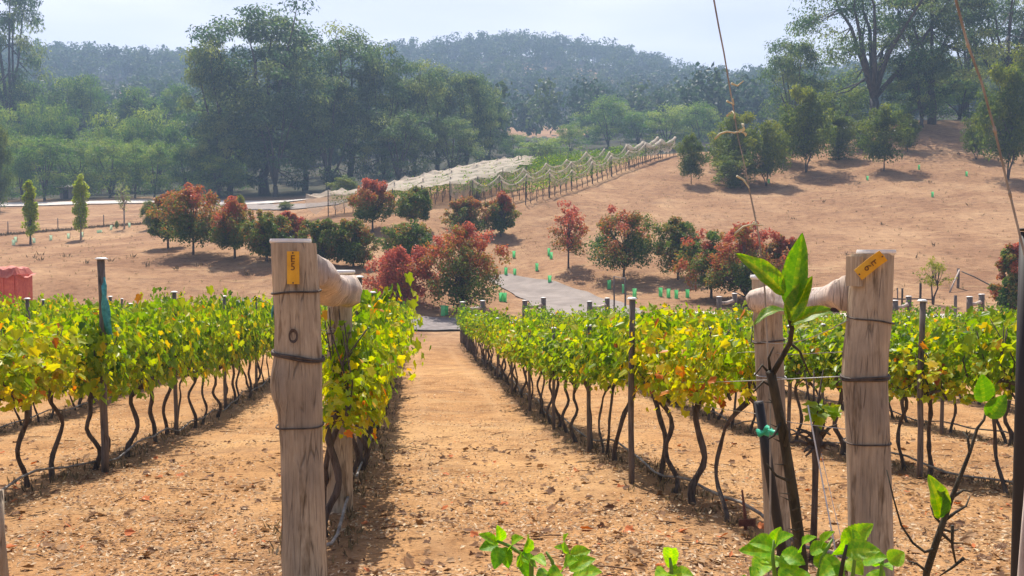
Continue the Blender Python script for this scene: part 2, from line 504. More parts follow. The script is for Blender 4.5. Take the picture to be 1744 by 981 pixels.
ctl = []
for y, zr in PROFILE:
    for x in (-34, -24, -15, -7, 0, 8, 16, 25):
        if y > 30 and x > 22:
            continue
        ctl.append((x + ROWS_DX * max(y, 0), y, CAM.z + zr))
UVD = [(750, 555, 44), (640, 549, 45), (500, 540, 46), (1000, 528, 48), (900, 502, 55), (860, 482, 60), (876, 446, 65), (1100, 545, 43), (1230, 546, 42), (1400, 552, 41),
       (1600, 556, 39), (1740, 564, 38), (300, 492, 49), (0, 492, 49), (150, 492, 49), (-200, 492, 49), (400, 462, 54), (0, 442, 60), (200, 432, 61), (330, 433, 59),
       (0, 413, 73), (53, 416, 74), (138, 408, 78), (213, 388, 86), (250, 385, 88), (-200, 416, 74),
       (0, 353, 118), (250, 347, 118), (-250, 356, 118), (0, 346, 124), (250, 341, 124), (-250, 349, 124), (100, 337, 135), (300, 333, 135), (500, 332, 135), (-200, 340, 140),
       (700, 318, 140), (850, 292, 150), (450, 446, 55), (545, 456, 55), (600, 456, 55), (700, 472, 53), (680, 522, 48), (785, 532, 47.5), (635, 395, 69), (705, 386, 69),
       (795, 400, 72), (853, 402, 72), (760, 362, 76), (500, 377, 78), (540, 366, 76), (470, 354, 96), (440, 349, 112), (350, 400, 75),
       (895, 348, 80), (960, 321, 88), (1040, 291, 97), (1100, 274, 103), (1150, 263, 108), (738, 353, 78), (650, 362, 77), (575, 366, 75), (730, 327, 88), (800, 309, 94), (920, 291, 102),
       (1040, 272, 120), (1150, 266, 125),
       (970, 459, 60), (1065, 476, 57), (1160, 481, 56), (1215, 511, 50), (1280, 526, 47), (1000, 402, 70), (1100, 352, 80), (1180, 303, 92), (1250, 316, 90), (1310, 319, 88),
       (1370, 292, 93), (1505, 289, 90), (1560, 287, 89), (1640, 299, 86), (1720, 304, 84), (1744, 340, 76), (1300, 402, 68), (1450, 402, 67), (1600, 402, 65), (1700, 420, 61),
       (1400, 472, 54), (1600, 520, 46), (1740, 522, 45), (1600, 470, 53), (1600, 236, 103), (1480, 214, 114), (1590, 206, 114), (1660, 214, 112), (1800, 205, 114), (1300, 254, 112), (1400, 240, 113),
       (1950, 300, 85), (1950, 420, 60), (2000, 205, 115), (1480, 222, 150), (1700, 215, 150), (1900, 215, 150), (1300, 262, 140),
       (925, 221, 300), (865, 224, 285), (1000, 222, 295), (600, 285, 200), (880, 97, 520), (790, 104, 522), (700, 122, 525), (1000, 106, 512), (1100, 128, 505), (1200, 164, 490), (1240, 166, 420), (1300, 165, 420),
       (1150, 230, 260), (1300, 240, 220), (905, 160, 400), (1050, 165, 400), (905, 250, 200), (700, 230, 280), (550, 200, 330),
       (100, 125, 430), (200, 128, 440), (330, 133, 440), (-150, 120, 430), (450, 130, 460), (600, 122, 500), (190, 168, 370), (0, 250, 200), (0, 222, 235), (150, 250, 220), (300, 262, 220), (-200, 225, 235), (400, 270, 210),
       (1500, 200, 250), (1800, 190, 250), (1500, 160, 420), (1800, 150, 420)]
for u_, v_, d_ in UVD:
    p = P(u_, v_, d_)
    ctl.append((p.x, p.y, p.z))
ctl += [(-160, 0, 3), (160, 0, 6), (-90, 40, 2), (95, 40, 10), (-120, -80, 2), (0, -90, 1), (120, -80, 4), (-420, 200, 30), (-500, 0, 25), (480, 0, 30), (420, 200, 40), (0, -500, 10),
        (0, 800, 75), (-300, 780, 70), (300, 780, 70), (560, 500, 75), (-560, 500, 70)]
ctl = np.array(ctl)
CS = 50.0
cx = ctl[:, :2] / CS


def _phi(r2):
    return 0.5 * r2 * np.log(r2 + 1e-12)


_n = len(cx)
K = _phi(((cx[:, None, :] - cx[None, :, :]) ** 2).sum(-1)) + np.eye(_n) * 0.0004
Q = np.concatenate([np.ones((_n, 1)), cx], 1)
A = np.block([[K, Q], [Q.T, np.zeros((3, 3))]])
W = np.linalg.solve(A, np.concatenate([ctl[:, 2], np.zeros(3)]))


def Hs(xy):
    xy = np.asarray(xy, float).reshape(-1, 2) / CS
    out = np.empty(len(xy))
    for i in range(0, len(xy), 20000):
        q = xy[i:i + 20000]
        r2 = ((q[:, None, :] - cx[None, :, :]) ** 2).sum(-1)
        out[i:i + 20000] = _phi(r2) @ W[:_n] + W[_n] + q @ W[_n + 1:]
    return out


def H(x, y):
    return float(Hs([(x, y)])[0])


def at_ud(u, d, dz=0.0):
    x, y = (u - U0) / F * d, d
    return Vector((x, y, H(x, y) + dz))


CLEAR = [(925, 290, 90, 26), (903, 458, 22, 24), (1010, 455, 44, 22), (1235, 395, 20, 34), (190, 350, 44, 40), (1000, 300, 24, 16), (720, 460, 20, 30)]


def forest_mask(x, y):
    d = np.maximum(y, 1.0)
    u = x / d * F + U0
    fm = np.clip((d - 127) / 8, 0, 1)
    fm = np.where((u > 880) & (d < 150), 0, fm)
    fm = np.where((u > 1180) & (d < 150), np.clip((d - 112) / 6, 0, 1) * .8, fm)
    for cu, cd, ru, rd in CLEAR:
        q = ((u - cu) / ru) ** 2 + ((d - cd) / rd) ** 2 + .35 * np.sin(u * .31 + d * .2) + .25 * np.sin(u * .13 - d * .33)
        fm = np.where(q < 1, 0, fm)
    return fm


# ground sheet: rings around the viewpoint, fine in front and near
rad = [0.0]
r_ = 0.6
while r_ < 860:
    rad.append(r_)
    r_ *= 1.019
rad = np.array(rad[1:])
ang = np.concatenate([np.radians(np.arange(-180, -36, 6.0)), np.radians(np.arange(-36, 36, 0.3)), np.radians(np.arange(36, 180, 6.0))])
RR, AA = np.meshgrid(rad, ang, indexing='ij')
X, Y = (RR * np.sin(AA)).ravel(), (RR * np.cos(AA)).ravel()
Z = Hs(np.stack([X, Y], 1))
bumpy = np.clip(RR.ravel() / 12, 0, 1) * np.clip(1 - RR.ravel() / 200, 0, 1)
Z = Z + bumpy * 0.05 * (np.sin(X * 1.3 + 0.7 * Y) * np.sin(Y * 0.9 - X * 0.4) + 0.6 * np.sin(X * 3.1 + Y * 2.3) * np.sin(Y * 2.7))
nr, na = len(rad), len(ang)
g = G()
I = np.arange(nr * na).reshape(nr, na)
J = np.roll(I, -1, 1)
quads = np.stack([I[:-1], I[1:], J[1:], J[:-1]], -1).reshape(-1, 4)[:, ::-1]
g.V.append(np.stack([X, Y, Z], 1))
g.L.append(quads.ravel())
g.S.append(np.full(len(quads), 4))
fx, fy = X[quads].mean(1), Y[quads].mean(1)
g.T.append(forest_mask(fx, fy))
g.M.append(np.zeros(len(quads), int))
g.SM.append(np.ones(len(quads), bool))
g.n = len(X)
g.add([(0.6 * math.sin(a), 0.6 * math.cos(a), H(0, 0)) for a in ang], [tuple(range(na))[::-1]])

m, t, b = mat('dry vineyard earth and grass')
tc = t.nodes.new('ShaderNodeTexCoord')
pos = tc.outputs['Object']


def tn(scale, detail=6, rough=0.6, vec=pos, dist=0.0):
    n = N(t, 'ShaderNodeTexNoise', Scale=scale, Detail=detail, Roughness=rough, Distortion=dist)
    t.links.new(vec, n.inputs['Vector'])
    return n.outputs['Fac']


big = ramp(t, [(0.3, (0.3, 0.16, 0.07)), (0.5, (0.41, 0.23, 0.105)), (0.7, (0.51, 0.32, 0.155))], tn(0.16, 5, 0.6, dist=0.6))
mid = ramp(t, [(0.3, (0.58, 0.5, 0.44)), (0.48, (1, 1, 1)), (0.68, (1.22, 1.22, 1.16))], tn(1.9, 8, 0.72))
fine = ramp(t, [(0.3, (0.4, 0.33, 0.27)), (0.47, (1, 1, 1)), (0.64, (1.45, 1.42, 1.34))], tn(26, 6, 0.75))
hill = ramp(t, [(0.3, (0.21, 0.113, 0.062)), (0.5, (0.295, 0.172, 0.094)), (0.7, (0.385, 0.243, 0.137))], tn(0.16, 5, 0.6, dist=0.6))
sx = t.nodes.new('ShaderNodeSeparateXYZ')
t.links.new(pos, sx.inputs[0])
yk = N(t, 'ShaderNodeMapRange', **{'From Min': 34.0, 'From Max': 46.0})
t.links.new(math_(t, 'ADD', sx.outputs[1], math_(t, 'MULTIPLY', tn(0.3, 4), 6.0)), yk.inputs['Value'])
base_c = mixc(t, yk.outputs[0], big.outputs[0], hill.outputs[0])
c = mixc(t, 1.0, base_c, mid.outputs[0], 'MULTIPLY')
c = mixc(t, 0.8, c, fine.outputs[0], 'MULTIPLY')
# bare reddish scuffs and grey weedy streaks across the slopes
mpn = t.nodes.new('ShaderNodeMapping')
mpn.inputs['Scale'].default_value = (0.5, 1.6, 1)
mpn.inputs['Rotation'].default_value = (0, 0, 0.35)
t.links.new(pos, mpn.inputs[0])
streak = ramp(t, [(0.55, (0, 0, 0)), (0.72, (0.75, 0.75, 0.75))], tn(0.55, 7, 0.7, mpn.outputs[0]))
c = mixc(t, streak.outputs[0], c, (0.19, 0.115, 0.075))
pale = ramp(t, [(0.56, (0, 0, 0)), (0.7, (0.6, 0.6, 0.6))], tn(0.9, 6, 0.7, mpn.outputs[0], 0.5))
c = mixc(t, pale.outputs[0], c, (0.5, 0.34, 0.18))
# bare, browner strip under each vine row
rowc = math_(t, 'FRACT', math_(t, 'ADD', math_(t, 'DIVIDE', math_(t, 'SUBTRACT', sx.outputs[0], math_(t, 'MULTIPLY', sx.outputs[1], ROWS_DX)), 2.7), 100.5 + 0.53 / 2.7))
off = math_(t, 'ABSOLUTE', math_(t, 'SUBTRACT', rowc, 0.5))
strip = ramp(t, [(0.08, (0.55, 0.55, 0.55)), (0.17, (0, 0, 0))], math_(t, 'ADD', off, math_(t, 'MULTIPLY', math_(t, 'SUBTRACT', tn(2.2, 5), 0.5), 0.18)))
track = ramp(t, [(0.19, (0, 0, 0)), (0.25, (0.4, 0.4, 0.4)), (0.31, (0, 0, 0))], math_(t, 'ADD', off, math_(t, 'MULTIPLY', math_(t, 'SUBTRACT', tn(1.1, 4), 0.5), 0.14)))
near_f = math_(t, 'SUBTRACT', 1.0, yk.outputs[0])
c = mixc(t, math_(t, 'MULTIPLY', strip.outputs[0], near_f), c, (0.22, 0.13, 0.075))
c = mixc(t, math_(t, 'MULTIPLY', track.outputs[0], near_f), c, (0.5, 0.31, 0.16))
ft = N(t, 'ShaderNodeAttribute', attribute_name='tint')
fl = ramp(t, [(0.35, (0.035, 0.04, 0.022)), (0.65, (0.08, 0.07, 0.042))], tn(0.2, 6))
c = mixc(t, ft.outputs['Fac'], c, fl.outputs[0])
t.links.new(c, b.inputs['Base Color'])
b.inputs['Roughness'].default_value = 1.0
b.inputs['Specular IOR Level'].default_value = 0.1
bp = N(t, 'ShaderNodeBump', Strength=0.7, Distance=0.05)
t.links.new(math_(t, 'ADD', tn(26, 6, 0.75), math_(t, 'MULTIPLY', tn(5, 6, 0.7), 1.5)), bp.inputs['Height'])
t.links.new(bp.outputs[0], b.inputs['Normal'])
M['ground'] = m
kind(g.build('ground', m), 'structure')


def Hg(xy):
    """the ground sheet as built, with its small bumps"""
    xy = np.asarray(xy, float).reshape(-1, 2)
    x, y = xy[:, 0], xy[:, 1]
    r = np.hypot(x, y)
    bm = np.clip(r / 12, 0, 1) * np.clip(1 - r / 200, 0, 1)
    return Hs(xy) + bm * 0.05 * (np.sin(x * 1.3 + 0.7 * y) * np.sin(y * 0.9 - x * 0.4) + 0.6 * np.sin(x * 3.1 + y * 2.3) * np.sin(y * 2.7))


def H(x, y):
    return float(Hg([(x, y)])[0])


def ribbon(name, pts, width, m_, lift=0.05, step=0.6, cross=6):
    """a road laid on the ground along (u, d) waypoints"""
    q = np.array([((u - U0) / F * d, d) for u, d in pts])
    # smooth resample
    tt = np.concatenate(([0], np.cumsum(np.linalg.norm(np.diff(q, axis=0), axis=1))))
    ss = np.arange(0, tt[-1], step)
    c_ = np.stack([np.interp(ss, tt, q[:, 0]), np.interp(ss, tt, q[:, 1])], 1)
    for _ in range(12):
        c_[1:-1] = (c_[:-2] + 2 * c_[1:-1] + c_[2:]) / 4
    tg = unit(np.gradient(c_, axis=0))
    nn = np.stack([-tg[:, 1], tg[:, 0]], 1)
    wds = np.interp(ss, tt, width) if not np.isscalar(width) else np.full(len(ss), width)
    V = []
    for j in range(cross + 1):
        o = (j / cross - 0.5) * wds * (1 + 0.05 * np.sin(ss * 1.7 + j))
        xy = c_ + nn * o[:, None]
        V.append(np.concatenate([xy, (Hg(xy) + lift)[:, None]], 1))
    V = np.stack(V, 1)
    n_, k_ = V.shape[:2]
    I_ = np.arange(n_ * k_).reshape(n_, k_)
    fs = np.stack([I_[:-1, :-1], I_[:-1, 1:], I_[1:, 1:], I_[1:, :-1]], -1).reshape(-1, 4)[:, ::-1]
    gg = G()
    gg.add(V.reshape(-1, 3), [tuple(f) for f in fs], 0, 0, True)
    return kind(gg.build(name, m_), 'structure')


ribbon('far_road', [(-700, 121), (-200, 121), (100, 121), (300, 121), (420, 118), (520, 112)], 5.0, M['road'], 0.12, 1.5)
ribbon('gravel_driveway', [(846, 61.5), (862, 60.3), (888, 58.5), (935, 54.5), (985, 50), (1010, 46.5), (1000, 43.8)], [1.8, 2.2, 3.0, 4.0, 4.6, 5.0, 5.2], M['gravel'], 0.06)
ribbon('headland_track', [(380, 46.5), (560, 45), (750, 44.2), (900, 43.6), (1000, 43.2)], 3.2, M['asphalt'], 0.085)
ribbon('dirt_track', [(1000, 43.0), (1150, 43.0), (1320, 42.6), (1500, 41.5), (1700, 40.6), (1900, 40)], 2.6, M['road'], 0.05)
ribbon('side_track', [(380, 120), (430, 108), (465, 97), (520, 92), (600, 90)], 3.6, M['gravel'], 0.1)

# ------------------------------------------------------------------ leaves
h_ = [(0, 0), (.26, -.15), (.5, .06), (.39, .3), (.52, .62), (.24, .68), (0, 1.0)]
LV = np.array([(x, y, .22 * abs(x) - .22 * y * y) for x, y in h_] + [(-x, y, .22 * abs(x) - .22 * y * y) for x, y in h_[1:6]])
LF = [(0, 1, 2, 3, 4, 5, 6), (0, 6, 11, 10, 9, 8, 7)]
QV = np.array([(0, 0, 0), (.42, .45, .1), (0, 1, -.12), (-.42, .45, .1)])
QF = [(0, 1, 2, 3)]
SV = np.array([(0, 0, 0), (.2, .4, .05), (0, 1, -.1), (-.2, .4, .05)])


def vine_foliage(seed, n, low=False):
    r = np.random.default_rng(seed)
    pos, nrm, tip = [], [], []
    ns = 15
    for s in range(ns):
        y0 = (s + r.uniform(-.4, .4) + .5) / ns * .96 - .48
        x0 = r.normal(0, .05)
        lean = r.normal(0, .2)
        top = r.uniform(.5, .84) * (1 + .18 * (r.random() > .8))
        k = int(n * .72 / ns)
        z = np.sort(r.random(k)) ** .9
        bend = r.normal(0, .16)
        px = x0 + lean * z + bend * z ** 2 * np.sign(lean)
        py = y0 + r.normal(0, .1) * z
        pz = .83 + top * z - .25 * np.abs(px) * z
        a = r.uniform(0, 2 * PI, k)
        rr = r.uniform(.05, .19, k)
        o = np.stack([np.cos(a) * rr * 1.15, np.sin(a) * rr * .8, r.normal(0, .05, k)], 1)
        pos.append(np.stack([px, py, pz], 1) + o)
        out = np.stack([np.cos(a), np.sin(a) * .6, np.zeros(k)], 1)
        nrm.append(out + np.stack([px * 1.5, 0 * px, .55 + 0 * px], 1) + r.normal(0, .55, (k, 3)))
        tip.append(out * .7 + np.array([0, 0, -.7]) + r.normal(0, .5, (k, 3)))
    k = int(n * .28)
    yy = r.uniform(-.47, .47, k)
    side = r.choice([-1, 1], k)
    zz = r.beta(1.4, 1.4, k) * .74 + .77 + .07 * np.sin(yy * 13 + seed)
    xx = side * (.13 + .15 * r.random(k)) * (1 - .3 * (zz - .76) / .8)
    pos.append(np.stack([xx, yy, zz], 1))
    nrm.append(np.stack([side * 1.0, r.normal(0, .4, k), .5 + r.normal(0, .4, k)], 1))
    tip.append(np.stack([side * .5, r.normal(0, .6, k), -.8 + r.normal(0, .3, k)], 1))
    pos, nrm, tip = np.concatenate(pos), np.concatenate(nrm), np.concatenate(tip)
    nn = len(pos)
    size = .038 + .07 * r.random(nn) ** 1.4
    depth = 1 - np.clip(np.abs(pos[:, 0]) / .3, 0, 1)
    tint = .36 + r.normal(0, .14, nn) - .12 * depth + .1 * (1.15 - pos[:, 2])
    yel = r.random(nn)
    tint = np.where(yel > .95, r.uniform(.62, .84, nn), tint)
    cl = np.sin(pos[:, 1] * 9 + seed * 2.1) * np.sin(pos[:, 2] * 7 + seed)
    tint = np.clip(tint + .1 * cl, .02, .97)
    gg = G()
    if low:
        gg.inst(QV * np.array([1.25, 1, 1]), QF, frames(nrm, tip, size * 1.25), pos, tint)
    else:
        gg.inst(LV, LF, frames(nrm, tip, size), pos, tint)
    return gg


def vine_trunk(seed, thick=1.0, seg=7):
    r = np.random.default_rng(1000 + seed)
    gg = G()
    k = 14
    z = np.linspace(-.06, .84, k)
    wx, wy = r.normal(0, .085, k), r.normal(0, .11, k)
    wx[0] = wy[0] = 0
    for _ in range(4):
        wx[1:-1] = (wx[:-2] + wx[1:-1] * 2 + wx[2:]) / 4
        wy[1:-1] = (wy[:-2] + wy[1:-1] * 2 + wy[2:]) / 4
    lx, ly = r.normal(0, .06), r.normal(0, .17)
    tz = np.linspace(0, 1, k)
    bow = np.sin(tz * PI) * r.normal(0, .1)
    px, py = wx + lx * (tz - 1) ** 1, wy + ly * (tz - 1) + bow
    rad_ = thick * .86 * (.024 + .012 * np.exp(-tz * 7) + .01 * (tz > .86) + r.uniform(-.0045, .006, k))
    gg.tube(np.stack([px, py, z], 1), rad_, seg)
    end = np.array([px[-1], py[-1], .83])
    for sgn in (-1, 1):
        ln = r.uniform(.28, .44)
        pp = [end + np.array([r.normal(0, .015), sgn * ln * q, .055 * math.sin(q * PI) + .02 * q + r.normal(0, .012)]) for q in np.linspace(0, 1, 5)]
        gg.tube(pp, thick * np.array([.024, .021, .018, .016, .012]), 6)
        for q in range(3):
            p0 = pp[1 + q]
            gg.tube([p0, p0 + np.array([r.normal(0, .05), r.normal(0, .04), r.uniform(.08, .25)]), p0 + np.array([r.normal(0, .08), r.normal(0, .06), r.uniform(.3, .55)])], [.009, .006, .004], 5)
    return gg


V_FOL = [vine_foliage(i, [900, 560, 760, 480, 840, 640, 800, 540][i]).mesh('foliage', M['vine']) for i in range(8)]
V_TRK = [vine_trunk(i, [.95, 1.05, .72, 1.15, .85, .65, 1.1, .9][i % 8]).mesh('trunk', M['vine_bark']) for i in range(10)]

ROW_NAME = {-4: 'fourth row left of the grass path', -3: 'third row left of the grass path', -2: 'second row left of the grass path', -1: 'outer row left of the E5 post',
            0: 'row behind the E5 post', 1: 'row edging the path on its right', 2: 'second row right of the path', 3: 'third row right of the path',
            4: 'fourth row right of the path', 5: 'fifth row right of the path', 6: 'sixth row right of the path', 7: 'seventh row right of the path', 8: 'eighth row right of the path'}
ROW_SPAN = {-4: (24, 37), -3: (17, 37.5), -2: (12.3, 38), -1: (6.9, 38), 0: (6.0, 38.5), 1: (6.53, 39), 2: (6.6, 39.5), 3: (10.6, 39), 4: (15, 38.5), 5: (19, 38.5), 6: (22.5, 36), 7: (25.5, 34.6), 8: (28.5, 34.6)}
row_rz = -math.atan(ROWS_DX) * 1.0
row_rot = math.atan2(-ROWS_DX, 1.0)
vines = []
for k, (d0, d1) in ROW_SPAN.items():
    d, i = d0, 1
    while d < d1:
        vines.append((d, k, i))
        i += 1
        d += (0.64 if d < 12 and k != -1 else 0.76) * random.uniform(.82, 1.18)
vines.sort()
shown, rest = vines[:286], vines[286:]
for d, k, i in shown:
    x, y = row_pt(k, d)
    x += random.uniform(-.03, .03)
    z = H(x, y)
    near_end = i <= 3 and k >= -1
    look = 'grapevine'
    au = .5 + random.gauss(0, .06)
    if d < 9 and k in (-1, 0, 1, 2):
        au += .05
        if random.random() < .35:
            au += .08
    if k == 0 and i == 1:
        look, au = 'orange leaved grapevine', .72
    elif k == 1 and i <= 2:
        look, au = 'yellowing grapevine', .66
    elif k == -1 and i <= 2:
        look, au = 'yellowing grapevine', .7
    elif au > .69:
        au = .69
    hs = random.uniform(.96, 1.04)
    fs_ = (np.interp(d, [7.5, 10, 13, 20], [.88, 1.02, 1.26, 1.3]) if k <= -1 else np.interp(d, [5.9, 7, 8.5, 10, 20], [.62, .8, 1.06, 1.15, 1.1]) if k == 0 else np.interp(d, [6, 12, 25], [.8, .8, .92])) * random.uniform(.84, 1.13)
    rt = thing('grapevine', f'{nth(i)} {look} from the near end of the {ROW_NAME[k]}', 'grapevine', (x, y, z), 'grapevines in the vineyard rows', row_rot + (PI if random.random() < .5 else 0))
    rt.scale = (random.uniform(.92, 1.12), 1, hs)
    tr = put('trunk', V_TRK[random.randrange(len(V_TRK))], rt)
    fo = put('foliage', V_FOL[random.randrange(len(V_FOL))], rt)
    if k == 1 and i == 1:
        fo.scale = (.6, .6, .6)
        fo.location = (0, .05, .42)
    elif k == 1 and i == 2:
        fo.scale = (.9, .95, .76)
        fo.location = (0, 0, .18)
    else:
        fo.scale = (1, 1, fs_)
        fo.location = (0, 0, .8 * (1 - fs_))
        if k == 0 and d < 7.4:
            fo.scale = (.72, 1, fs_)
            fo.location = (0, 0, .8 * (1 - fs_) - .12)
            rt.rotation_euler = (0, 0, row_rot)
            fo.location.x = .15
    fo.color = (au, 0, 0, 1)

# vines past the first three hundred: one mass, with the netted block on the hillside
mass = G()


def mass_vine(x, y, z, rot, au, sc_=1.0, n=150):
    f_ = vine_foliage(random.randrange(100000), n, True)
    c_, s_ = math.cos(rot), math.sin(rot)
    R_ = np.array([[c_, -s_, 0], [s_, c_, 0], [0, 0, 1]]) * sc_
    for v_, l_, s2, t_ in zip(f_.V, f_.L, f_.S, f_.T):
        mass.V.append(v_ @ R_.T + np.array([x, y, z]))
        mass.L.append(l_ + mass.n)
        mass.S.append(s2)
        mass.T.append(np.clip(t_ + au, .02, .95))
        mass.M.append(np.zeros(len(s2), int))
        mass.SM.append(np.zeros(len(s2), bool))
    mass.n += f_.n
    tz = np.linspace(-.05, .85, 4)
    mass.tube(np.stack([x + np.array([0, .03, -.03, 0]), y + 0 * tz, z + tz * sc_], 1), .035, 4, 0, 1)


for d, k, i in rest:
    x, y = row_pt(k, d)
    mass_vine(x, y, H(x, y), row_rot, random.gauss(0, .04), 1.05 if k > 0 else 1.15)

# hillside block: eight short rows running up behind the crest
HB = [(1.15, 80.0), (-0.9, 79.6), (-3.3, 79.2), (-5.2, 78.9), (-7.5, 78.2), (-9.8, 77.2), (-12.1, 76.0), (-14.6, 74.8)]
HDIR = np.array([17.6, 28.0]) / math.hypot(17.6, 28.0)
hrot = math.atan2(-HDIR[0], HDIR[1])
for ri, (hx, hy) in enumerate(HB):
    s = 0.8
    while s < 33:
        x, y = hx + HDIR[0] * s, hy + HDIR[1] * s
        mass_vine(x, y, H(x, y), hrot, random.gauss(-.06, .05), 1.15, 110)
        s += 1.05
o = kind(mass.build('distant_grapevines', [M['vine'], M['vine_bark']]), 'stuff')
o.color = (.24, 0, 0, 1)

# ------------------------------------------------------------------ strainer posts


def post_loft(root_, prof, d, m_, seed=0, seg=22, wob=.03, name='post_body'):
    """timber post: rings of measured width, slightly out of round"""
    r = np.random.default_rng(seed)
    gg = G()
    vs = np.array([p[0] for p in prof], float)
    L_, R_ = np.array([p[1] for p in prof], float), np.array([p[2] for p in prof], float)
    n_ = 46
    vv = np.linspace(vs[0], vs[-1], n_)
    l, rr = np.interp(vv, vs, L_), np.interp(vv, vs, R_)
    ph = r.uniform(0, 2 * PI, 5)
    rings = []
    for i in range(n_):
        c_ = P((l[i] + rr[i]) / 2, vv[i], d)
        rad_ = (rr[i] - l[i]) / 2 * d / F
        th = np.arange(seg) * 2 * PI / seg
        q = rad_ * (1 + wob * (np.sin(2 * th + ph[0]) * .5 + np.sin(3 * th + ph[1] + i * .03) * .5 + .5 * np.sin(5 * th + ph[2]) + .35 * np.sin(8 * th + ph[3] + i * .05)))
        rings.append(np.stack([c_.x + np.cos(th) * q, c_.y + np.sin(th) * q, np.full(seg, c_.z)], 1))
    V = np.concatenate(rings)
    fs = [(i * seg + j, (i + 1) * seg + j, (i + 1) * seg + (j + 1) % seg, i * seg + (j + 1) % seg) for i in range(n_ - 1) for j in range(seg)]
    gg.add(V, fs, 0, 0, True)
    gg.add(rings[0], [tuple(range(seg))])
    o = gg.build(name, m_, root_, root_.location)
    return o


def band(root_, u, v, hw, d, dv=0.0, r=.006, name='wire_band', m_=None, turns=1):
    """a turn of tie wire round a post"""
    gg = G()
    c_ = P(u, v, d)
    rad_ = hw * d / F * 1.05
    for k in range(turns):
        pts = []
        for a in np.linspace(0, 2 * PI, 25):
            pts.append((c_.x + math.cos(a) * rad_, c_.y + math.sin(a) * rad_, c_.z + math.cos(a) * dv * d / F + .003 * math.sin(3 * a + k) - .009 * k))
        gg.tube(pts, r, 6, cap=False)
    return gg.build(name, m_ or M['wire'], root_, root_.location)


def disc_cap(root_, u, v, hw, d, tilt=0.0, thick=.012):
    gg = G()
    c_ = P(u, v, d)
    rad_ = hw * d / F
    seg = 28
    V = []
    for rr_, zz in ((rad_ * .97, thick + .004), (rad_, thick * .6), (rad_, 0), (rad_ * .9, -.012)):
        for j in range(seg):
            a = j * 2 * PI / seg
            V.append((c_.x + rr_ * math.cos(a), c_.y + rr_ * math.sin(a), c_.z + zz + tilt * math.cos(a) * rr_))
    fs = [(i * seg + j, (i + 1) * seg + j, (i + 1) * seg + (j + 1) % seg, i * seg + (j + 1) % seg) for i in range(3) for j in range(seg)]
    fs = [f[::-1] for f in fs] + [tuple(range(seg))]
    gg.add(V, fs, 0, 0, False)
    return gg.build('metal_cap', M['cap'], root_, root_.location)


def text_mesh(txt, size, m_):
    cu = bpy.data.curves.new('txt', 'FONT')
    cu.body = txt
    cu.size = size
    cu.extrude = .0006
    cu.align_x, cu.align_y = 'CENTER', 'CENTER'
    ob = bpy.data.objects.new('txt', cu)
    COL.objects.link(ob)
    dg = bpy.context.evaluated_depsgraph_get()
    me = bpy.data.meshes.new_from_object(ob.evaluated_get(dg))
    bpy.data.objects.remove(ob)
    bpy.data.curves.remove(cu)
    me.materials.clear()
    me.materials.append(m_)
    return me


def row_tag(label, name, u, v, d, wpx, hpx, rot, chars, bend=0.0, cur=1.0):
    """flat plastic row tag nailed to the post face; local x across, z up"""
    c_ = P(u, v, d)
    rt = thing(name, label, 'tag', c_, 'yellow row tags on the end posts')
    rt.rotation_euler = (0, rot, 0)
    W_, H_ = wpx * d / F, hpx * d / F
    nx, nz = 6, 14
    V, fs = [], []
    for side in (0, .0025):
        for i in range(nz + 1):
            for j in range(nx + 1):
                x, z = (j / nx - .5) * W_, (i / nz - .5) * H_
                y = side - bend * max(0, z) ** 2 * 6 + cur * x * x * 3.2
                V.append((x, y, z))
    k = (nx + 1) * (nz + 1)
    for i in range(nz):
        for j in range(nx):
            a = i * (nx + 1) + j
            fs.append((a, a + 1, a + nx + 2, a + nx + 1))
            fs.append((k + a, k + a + nx + 1, k + a + nx + 2, k + a + 1))
    edge = [j for j in range(nx + 1)] + [i * (nx + 1) + nx for i in range(1, nz + 1)] + [nz * (nx + 1) + j for j in range(nx - 1, -1, -1)] + [i * (nx + 1) for i in range(nz - 1, 0, -1)]
    for a, b2 in zip(edge, edge[1:] + edge[:1]):
        fs.append((b2, a, k + a, k + b2))
    gg = G()
    gg.add(V, fs)
    gg.build('tag_plate', M['tag'], rt)
    for ch, zf in chars:
        o = put('lettering', text_mesh(ch, W_ * .82, M['ink']), rt)
        o.location = (0, -.0025 - bend * max(0, zf * H_) ** 2 * 6, zf * H_)
        o.rotation_euler = (PI / 2, 0, 0)
    for zf in (.45, -.46):
        gg = G()
        a = np.arange(10) * 2 * PI / 10
        gg.add(np.stack([np.cos(a) * .004, np.full(10, -.002 - bend * max(0, zf * H_) ** 2 * 6), np.sin(a) * .004 + zf * H_], 1), [tuple(range(10))])
        gg.build('nail', M['wire'], rt)
    return rt


def base_of(u, d):
    p = P(u, 0, d)
    return Vector((p.x, p.y, H(p.x, p.y)))


def v_at(z, d):
    return V0 - F * ((z - CAM.z) / d + SP) / CP


